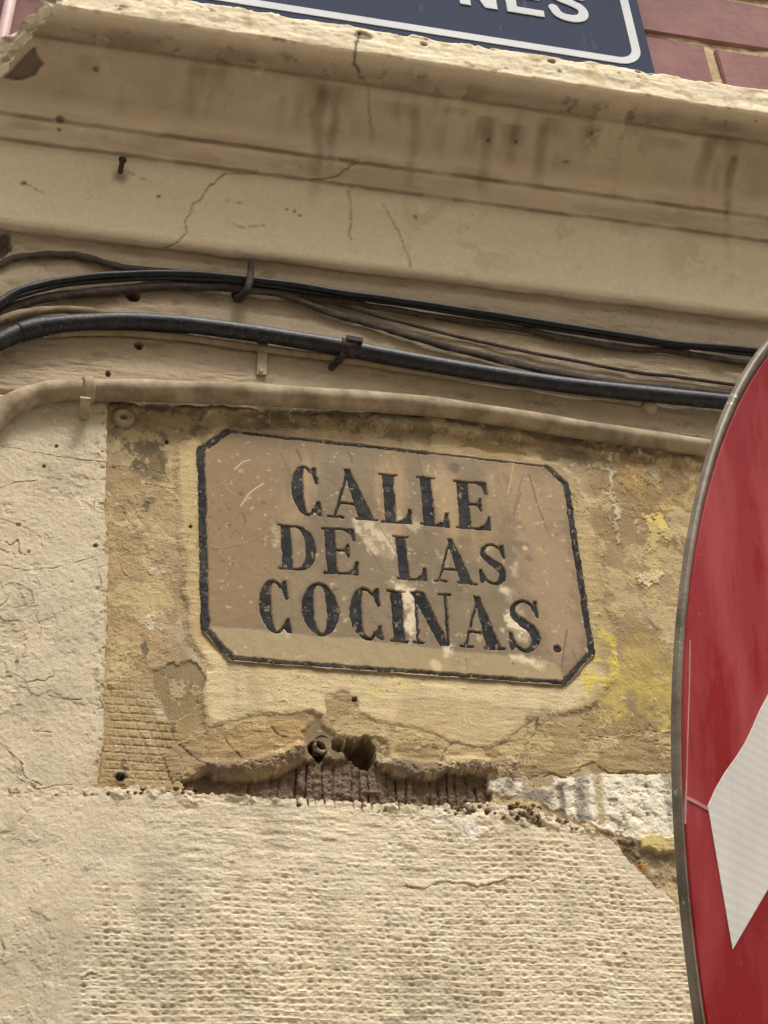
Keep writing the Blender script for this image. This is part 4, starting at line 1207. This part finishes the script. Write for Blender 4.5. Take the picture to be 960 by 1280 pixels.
mb = MB(); mb.tube([q0 + np.array([0, -.004, 0]), q0 * .6 + q1 * .4 + np.array([0, -.004, 0]), q1 + np.array([0, -.006, .004]), q1 + np.array([0, .014, 0])], [.0055, .0048, .0046, .003], 10)
part('clamp_spike', mb.mesh('clamp_spike', True, 50), cond_root, M['iron'])

blk, PB = run('black_cable', 'thin black cable held by the iron hook under the cornice', 'cable', M['black_cable'], .0052,
    [(-90, 460, -.018), (-40, 410, -.018), (0, 378, -.018), (30, 362, -.018), (80, 350, -.017), (150, 344, -.016), (230, 343, -.016), (310, 349, -.018), (400, 362, -.016), (480, 374, -.014), (600, 392, -.014), (720, 411, -.014), (850, 430, -.014), (960, 440, -.014), (1150, 465, -.014), (1700, 540, -.014)], 12)
run('black_cable', 'second thin black cable, just below the upper one at the left', 'cable', M['black_cable'], .0030,
    [(-90, 466, -.016), (-40, 416, -.016), (0, 384, -.016), (30, 369, -.016), (80, 357, -.015), (150, 350, -.013), (230, 349, -.013), (310, 354, -.016), (400, 367, -.012), (480, 378, -.010), (600, 397, -.010), (720, 416, -.010), (850, 434, -.010), (960, 446, -.010), (1700, 547, -.010)], 10, seed=3)
run('brown_cable', 'brown flat cable arching highest under the cornice at the left', 'cable', M['brown_cable'], .0058,
    [(-80, 385, -.006), (-30, 350, -.006), (0, 331, -.006), (20, 323, -.006), (55, 319, -.006), (95, 319, -.006), (125, 328, -.006), (160, 335, -.006), (210, 339, -.006), (260, 345, -.005), (320, 356, -.005)], 10, .45, .12, seed=5)
run('brown_cable', 'brown cable sagging just below the black cable towards the right', 'cable', M['brown_cable'], .0056,
    [(300, 356, -.008), (330, 362, -.010), (380, 366, -.008), (430, 376, -.007), (480, 386, -.007), (560, 399, -.007), (640, 409, -.007), (700, 423, -.007), (780, 436, -.007), (845, 440, -.007), (950, 456, -.007), (1200, 490, -.007), (1700, 560, -.007)], 10, .45, .14, seed=7)
run('brown_cable', 'brown cable drooping from the hook down to the black conduit', 'cable', M['brown_cable'], .0060,
    [(300, 360, -.010), (325, 365, -.012), (360, 371, -.010), (400, 386, -.008), (440, 399, -.007), (480, 410, -.007), (510, 421, -.007), (560, 434, -.007), (640, 454, -.007), (720, 470, -.007), (800, 482, -.007), (910, 492, -.007), (1200, 530, -.007), (1700, 600, -.007)], 10, .45, .14, seed=9)
run('brown_cable', 'thinnest brown strand fanning out of the hook between two brown cables', 'cable', M['brown_cable'], .0030,
    [(305, 358, -.010), (330, 364, -.012), (380, 372, -.009), (440, 386, -.007), (500, 402, -.006), (560, 418, -.006), (640, 436, -.006), (720, 452, -.006), (800, 466, -.006), (900, 478, -.006), (1200, 516, -.006)], 8, .6, .1, seed=17)
run('dark_cable', 'dusty brown cable crossing from the left corner up to the hook', 'cable', M['brown_cable'], .0075,
    [(-60, 440, -.008), (-10, 400, -.008), (20, 384, -.008), (60, 372, -.008), (110, 366, -.008), (160, 361, -.008), (200, 358, -.008), (250, 358, -.009), (300, 360, -.010)], 10, .6, .08, seed=11)
run('tan_cable', 'pale tan cable just above the black conduit at the left edge', 'cable', M['tan_cable'], .0062,
    [(-70, 450, -.009), (-20, 410, -.009), (10, 396, -.009), (40, 390, -.009), (80, 388, -.009), (130, 392, -.009), (180, 396, -.009), (240, 403, -.009)], 10, .7, .08, seed=13)
run('tan_cable', 'pale tan cable half hidden behind the lower side of the black conduit', 'cable', M['tan_cable'], .0056,
    [(60, 418, -.006), (120, 415, -.006), (190, 419, -.006), (300, 432, -.006), (400, 446, -.006), (480, 458, -.006), (560, 470, -.006), (640, 480, -.006), (800, 504, -.006)], 10, .7, .08, seed=15)

# iron hook over the cables
mb = MB()
mb.tube(spline([at(296, 374, .012), at(297, 373, -.006), at(300, 372, -.022), at(307, 366, -.032), at(311, 355, -.034), at(313, 343, -.030), at(313.5, 333, -.022), at(313, 328, -.018)], 8),
        np.interp(np.linspace(0, 1, 57), [0, .2, .5, 1], [.0060, .0062, .0052, .0042]), 12)
mb.lathe(at(297, 373, -.004), (0, -1, 0), [(0, .010), (.005, .0096), (.008, .006), (.008, 0)], 14)
tag(link('iron_hook', mb.mesh('iron_hook', True, 50), None, M['iron']), 'rusty iron hook spike clasping the thin black cables under the cornice', 'hook')

# painted batten behind the conduit
mb = MB()
a0, a1 = at(328, 424, -.006), at(326, 472, -.006)
ax2 = (a0 - a1) / np.linalg.norm(a0 - a1)
mb.box((a0 + a1) / 2, (.0062, .007, np.linalg.norm(a0 - a1) / 2), [np.array([1, 0, 0]), np.array([0, 1, 0]), ax2])
mb.lathe(at(326, 464, -.012), (0, -1, 0), [(0, .0035), (.0025, .003), (.0025, 0)], 10)
tag(link('cream_cleat', mb.mesh('cream_cleat', True, 30), None, M['pipe_paint']), 'small cream painted cleat between black conduit and cream pipe', 'cleat')

# washer with an empty screw hole, and a painted screw head
mb = MB()
mb.lathe(at(154, 526, 0.002), (0, -1, 0), [(0, .0135), (.007, .0135), (.0095, .0105), (.0080, .0050), (.001, .0036), (.001, 0)], 28)
tag(link('wall_washer', mb.mesh('wall_washer', True, 50), None, M['pipe_paint']), 'round cream washer with dark screw hole below the pipe at the left', 'washer')
mb = MB()
mb.lathe(at(808, 515, 0.0), (0, -1, 0), [(0, .0125), (.012, .0120), (.017, .0085), (.019, .004), (.019, 0)], 20)
tag(link('painted_bolt', mb.mesh('painted_bolt', True, 50), None, M['pipe_paint']), 'cream painted round bolt head below the conduit, beside the red sign', 'bolt')
# two lead dabs near the clips
a = corn(150, 218)
i = int(np.argmin(np.abs(S - a[1])))
nn_ = np.array([0, ny[i], nz[i]])
p = np.array([a[0], pys[i], pzs[i]])
mb = MB(); mb.lathe(p - nn_ * .006, np.array([.03, -1.0, .12]), [(0, .0036), (.024, .0034), (.0255, .0056), (.0285, .0052), (.0295, .003), (.0295, 0)], 14, (1, 0, 0))
tag(link('rusty_nail', mb.mesh('rusty_nail', True, 40), None, M['iron']), 'rusty nail sticking out of the cornice near its left end', 'nail')
# cut lead tube in the wall
mb = MB()
mb.lathe(at(397.5, 937.5, 0.020), (.05, -1, -.1), [(0, .0112), (.0175, .0112), (.0195, .0100), (.0190, .0074), (.016, .0062), (.002, .0060), (.002, 0)], 26)
M['lead'] = speckle_mat('chalky_lead', lin(168, 152, 128), lin(58, 48, 40), lin(206, 196, 176), 130, .42, .5, .85, .8, 300, third_lo=.6)
tag(link('cut_tube', mb.mesh('cut_tube', True, 50), None, M['lead']), 'chipped stub of a cut tube in the torn plaster below the plaque', 'tube')
# pink tube on the brick at the far left
M['pink'] = speckle_mat('pink_pvc', lin(214, 186, 182), lin(196, 164, 158), None, 30, .4, .7, .5, .2, 200)
mb = MB(); p0, p1 = at(13, 0, -.030), at(0, 62, -.030)
d_ = (p0 - p1); mb.tube([p1 - d_ * .4, p1, p0, p0 + d_ * 3], .0085, 16)
tag(link('pink_pipe', mb.mesh('pink_pipe', True, 50), None, M['pink']), 'slim pale pink pipe in front of the brick at the top left', 'pipe')

# ================================================================== BLUE STREET SIGN
def enamel(name, base, dirt, rough=.3, amt=.62):
    mt, n, l, b = new_mat(name)
    g = noise(n, l, 26, 6, .7, stretch=(1, 1, .22))
    f = ramp(n, l, g.outputs['Fac'], [(amt, (0, 0, 0)), (amt + .12, (.6, .6, .6))])
    g2 = noise(n, l, 5, 4, .6)
    f2 = ramp(n, l, g2.outputs['Fac'], [(.3, (.85, .85, .85)), (.7, (1.12, 1.12, 1.12))])
    c = mixc(n, l, 1.0, tuple(base), f2.outputs['Color'], 'MULTIPLY')
    l.new(mixc(n, l, f.outputs['Color'], c, tuple(dirt)), b.inputs['Base Color'])
    b.inputs['Roughness'].default_value = .75
    b.inputs['Specular IOR Level'].default_value = .08
    return mt


M['blue'] = enamel('blue_enamel', lin(46, 54, 76), lin(120, 120, 124), .4, .60)
M['sign_white'] = enamel('white_enamel', lin(206, 210, 212), lin(150, 146, 138), .4, .62)
YB = -.026
zb = at(600, 48, YB)[2]; xr = at(784.5, 20, YB)[0]        # centre lines of the white border
xl, zt = xr - 1.02, zb + .36
RC, BW = .034, .0075


def rrect(x, z, x0, x1, z0, z1, r):
    qx = np.abs(x - (x0 + x1) / 2) - (x1 - x0) / 2 + r; qz = np.abs(z - (z0 + z1) / 2) - (z1 - z0) / 2 + r
    return np.hypot(np.maximum(qx, 0), np.maximum(qz, 0)) + np.minimum(np.maximum(qx, qz), 0) - r


bsign = empty('blue_street_sign', 'dark blue enamel street name sign with white rounded border on brick above cornice', 'street sign', (float((xl + xr) / 2), YB, float(zb)))
mg = .0255
mb = MB(); mb.box(((xl + xr) / 2, YB + .006, (zb + zt) / 2), ((xr - xl) / 2 + mg, .0055, (zt - zb) / 2 + mg))
pl = part('plate', mb.mesh('plate', False), bsign, M['blue'])
bv = pl.modifiers.new('bevel', 'BEVEL'); bv.width = .0015; bv.segments = 2
# white border as a swept strip
pts = []
for (cx_, cz_, a0_) in ((xr - RC, zt - RC, 0), (xl + RC, zt - RC, 90), (xl + RC, zb + RC, 180), (xr - RC, zb + RC, 270)):
    for k in range(9):
        t = math.radians(a0_ + 90 * k / 8); pts.append((cx_, cz_, math.cos(t), math.sin(t)))
V_ = []
for cx_, cz_, c_, s_ in pts:
    for rr_, yy in ((RC + BW, YB + .0006), (RC + BW, YB - .0008), (RC - BW, YB - .0008), (RC - BW, YB + .0006)):
        V_.append((cx_ + rr_ * c_, yy, cz_ + rr_ * s_))
K_ = len(pts)
F_ = [(i * 4 + j, i * 4 + j + 1, ((i + 1) % K_) * 4 + j + 1, ((i + 1) % K_) * 4 + j) for i in range(K_) for j in range(3)]
mb = MB(); mb.add(V_, F_)
part('border', mb.mesh('border', False), bsign, M['sign_white'])
zB = at(680, 22, YB)[2]; LH = .098


def sans(ch, a):
    w = .19; g = []
    if ch == 'N':
        g = [('p', np.array([(0, 0), (w, 0), (w, 1), (0, 1)])), ('p', np.array([(a - w, 0), (a, 0), (a, 1), (a - w, 1)])), ('p', np.array([(0, 1), (w * 1.15, 1), (a, 0), (a - w * 1.15, 0)]))]
    if ch == 'E':
        g = [('p', np.array([(0, 0), (w, 0), (w, 1), (0, 1)]))] + [('p', np.array([(0, y0), (q, y0), (q, y0 + .17), (0, y0 + .17)])) for y0, q in ((0, a), (.42, a * .93), (.83, a))]
    if ch == 'S':
        p = spline([(a * .86, .70), (a * .76, .86), (a * .50, .91), (a * .22, .84), (a * .17, .70), (a * .30, .58), (a * .55, .51), (a * .80, .41), (a * .86, .27), (a * .76, .14), (a * .50, .085), (a * .22, .14), (a * .11, .30)], 6)
        g = [('s', p, np.full(len(p), .18))]
    return g


for ch, px0, px1 in (('N', 575, 622), ('E', 634, 681), ('S', 689, 739)):
    xa, xb2 = at(px0, 22 + (px0 - 680) * .155, YB)[0], at(px1, 22 + (px1 - 680) * .155, YB)[0]
    G = sans(ch, (xb2 - xa) / LH)

    def fn(x, z, G=G, xa=xa):
        u, v = (x - xa) / LH, (z - zB) / LH
        d = np.full(x.shape, .5)
        for s in G:
            if s[0] == 'p': q = sd_poly(u, v, s[1], .3)
            else:
                q, t = d_line(u, v, s[1], .3); q = q - .09
            d = np.minimum(d, q)
        return d * LH
    V_, F_, _, _ = sdf_sheet(fn, xa - .004, xb2 + .004, zB - .004, zB + LH + .004, .0011, lambda x, z: x * 0 + YB - .0012, .0008)
    part('letter', mesh_np('letter', V_, F_), bsign, M['sign_white'])

# ================================================================== ROUND TRAFFIC SIGN
SC = np.array([.5370, -1.0171, 2.0209]) - R_ * .0026; SR = .35; sy_, stl = .5879, .1751
s_ax = np.array([math.cos(sy_), math.sin(sy_), 0]); s_n0 = np.array([math.sin(sy_), -math.cos(sy_), 0])
s_up = math.cos(stl) * np.array([0, 0, 1.]) + math.sin(stl) * s_n0
s_n = math.cos(stl) * s_n0 - math.sin(stl) * np.array([0, 0, 1.])
FD = .0020                                   # the red face lies this far in front of the rear edge of the rim


def on_sign(px, py, d=FD):
    v = ray(px, py); t = ((SC + s_n * d - CAM) @ s_n) / (v @ s_n); q = CAM + v * t - SC
    return np.array([q @ s_ax, q @ s_up])


def sp(u, v, d):
    return SC + s_ax * u + s_up * v + s_n * d


mt, n, l, b = new_mat('red_sheeting')
g = noise(n, l, 34, 6, .62, stretch=(1, 1, .22))
f = ramp(n, l, g.outputs['Fac'], [(.44, (0, 0, 0)), (.62, (.46, .46, .46))])
c = mixc(n, l, f.outputs['Color'], tuple(lin(150, 22, 26)), tuple(lin(198, 102, 102)))
g = noise(n, l, 22, 5, .7, stretch=(1, 1, .5))
f = ramp(n, l, g.outputs['Fac'], [(.50, (0, 0, 0)), (.56, (.26, .26, .26))])
c = mixc(n, l, f.outputs['Color'], c, tuple(lin(178, 84, 88)))
g = noise(n, l, 300, 3, .5)
f = ramp(n, l, g.outputs['Fac'], [(.72, (0, 0, 0)), (.80, (.5, .5, .5))])
c = mixc(n, l, f.outputs['Color'], c, tuple(lin(206, 140, 138)))
g = noise(n, l, 9, 3, .5)
f = ramp(n, l, g.outputs['Fac'], [(.4, (0, 0, 0)), (.7, (.5, .5, .5))])
l.new(mixc(n, l, f.outputs['Color'], c, tuple(lin(126, 24, 22))), b.inputs['Base Color'])
b.inputs['Roughness'].default_value = .6
b.inputs['Specular IOR Level'].default_value = .10
M['red'] = mt
mt, n, l, b = new_mat('white_sheeting')
tc = n.new('ShaderNodeTexCoord')
wv_ = n.new('ShaderNodeTexWave'); wv_.wave_type = 'BANDS'; wv_.bands_direction = 'Z'
wv_.inputs['Scale'].default_value = 85; wv_.inputs['Distortion'].default_value = .6; wv_.inputs['Detail'].default_value = 2
l.new(tc.outputs['Object'], wv_.inputs['Vector'])
c = mixc(n, l, wv_.outputs['Fac'], tuple(lin(218, 212, 203)), tuple(lin(226, 221, 212)))
g = noise(n, l, 40, 5, .6, stretch=(1, 1, .4))
f = ramp(n, l, g.outputs['Fac'], [(.35, (.86, .86, .86)), (.7, (1.05, 1.05, 1.05))])
l.new(mixc(n, l, 1.0, c, f.outputs['Color'], 'MULTIPLY'), b.inputs['Base Color'])
b.inputs['Roughness'].default_value = .5
M['sheet_white'] = mt
M['zinc'] = speckle_mat('weathered_zinc', lin(124, 112, 92), lin(84, 72, 56), lin(196, 186, 166), 40, .4, .62, .6, .5, 220, stretch=None, spec=.4, metal=.15, third_lo=.63)
M['post'] = speckle_mat('galvanised_post', lin(142, 142, 140), lin(116, 116, 114), None, 20, .4, .6, .5, .3, 120, spec=.4, metal=.3)

tsign = empty('traffic_sign', 'round red traffic sign with slanting white bar at the right edge', 'traffic sign', (float(SC[0]), float(SC[1] + .03), 0.0))
mb = MB()
mb.lathe(SC, s_n, [(-.004, SR * .2), (-.004, SR - .012), (-.002, SR - .003), (.000, SR), (.0024, SR + .0002), (.0032, SR - .0005), (.0032, SR - .0016), (.0010, SR - .0030), (.0010, SR - .02)], 256)
part('rim', mb.mesh('rim', True, 35), tsign, M['zinc'])
mb = MB()
mb.lathe(SC, s_n, [(.000, SR - .0042), (FD - .0005, SR - .0046), (FD, SR - .0052), (FD, SR * .5), (FD, .0)], 256)
face = part('face', mb.mesh('face', True, 35), tsign, M['red'])
A_, B_, T_, U2 = on_sign(884, 1008), on_sign(960, 872), on_sign(915, 1187), on_sign(960, 1110)
dr = (B_ - A_) / np.linalg.norm(B_ - A_)
dr2 = (U2 - T_) / np.linalg.norm(U2 - T_)
LBAR = .26
ed = [A_ + (B_ - A_) * (k / 7.) + np.array([dr[1], -dr[0]]) * .0008 * math.sin(k * 5.1) for k in range(8)]
outl = ed + [A_ + dr * LBAR, T_ + dr2 * LBAR, T_]
mb = MB()
k = len(outl)
mb.add([sp(p[0], p[1], FD + .0003) for p in outl] + [sp(p[0], p[1], FD - .0005) for p in outl], [tuple(range(k))] + [(i, (i + 1) % k, k + (i + 1) % k, k + i) for i in range(k)])
me = mb.mesh('white_bar', False)
part('white_bar', me, tsign, M['sheet_white'])


def strip(pts, w):
    P = [on_sign(*p) for p in pts]; mb = MB(); V = []
    for i, p in enumerate(P):
        t = P[min(i + 1, len(P) - 1)] - P[max(i - 1, 0)]; t /= np.linalg.norm(t); q = np.array([-t[1], t[0]]) * w
        V += [sp(*(p + q), FD - .0005), sp(*(p + q * .8), FD + .0003), sp(*(p - q * .8), FD + .0003), sp(*(p - q), FD - .0005)]
    F = [(i * 4 + j, i * 4 + j + 1, i * 4 + j + 5, i * 4 + j + 4) for i in range(len(P) - 1) for j in range(3)]
    mb.add(V, F)
    return mb.mesh('seam', False)


M['seam'] = speckle_mat('pale_seam', lin(206, 160, 154), lin(186, 120, 116), None, 90, .4, .6, .5, .1, 300)
part('seam', strip([(857, 997), (866, 1001), (884, 1011)], .0008), tsign, M['seam'])
part('seam', strip([(862, 800), (861, 860), (859, 920), (857, 997), (856, 1030)], .00035), tsign, M['seam'])
# post, brackets and foot, behind the disc
pc_ = SC - s_n * .05
mb = MB()
tx, ty_ = pc_[0], pc_[1] + .02
mb.tube([(tx, ty_, 0.0), (tx, ty_, 1.0), (tx, ty_, SC[2] + .30)], .03, 24)
part('post', mb.mesh('post', True, 50), tsign, M['post'])
for dz in (-.16, .16):
    mb = MB()
    c = SC + s_up * dz - s_n * .004
    mb.box(c, (.16, .016, .006), [s_ax, s_up, s_n])
    e = np.array([tx, ty_, c[2]])
    mb.lathe(e - np.array([0, 0, .018]), (0, 0, 1), [(0, .030), (0, .034), (.036, .034), (.036, .030)], 24, (1, 0, 0))
    mb.tube([c, e], .012, 10)
    part('bracket', mb.mesh('bracket', True, 40), tsign, M['post'])
mb = MB(); mb.lathe((tx, ty_, 0.0), (0, 0, 1), [(0, .08), (.012, .08), (.016, .06), (.016, .031)], 28, (1, 0, 0))
part('foot_plate', mb.mesh('foot_plate', True, 40), tsign, M['post'])
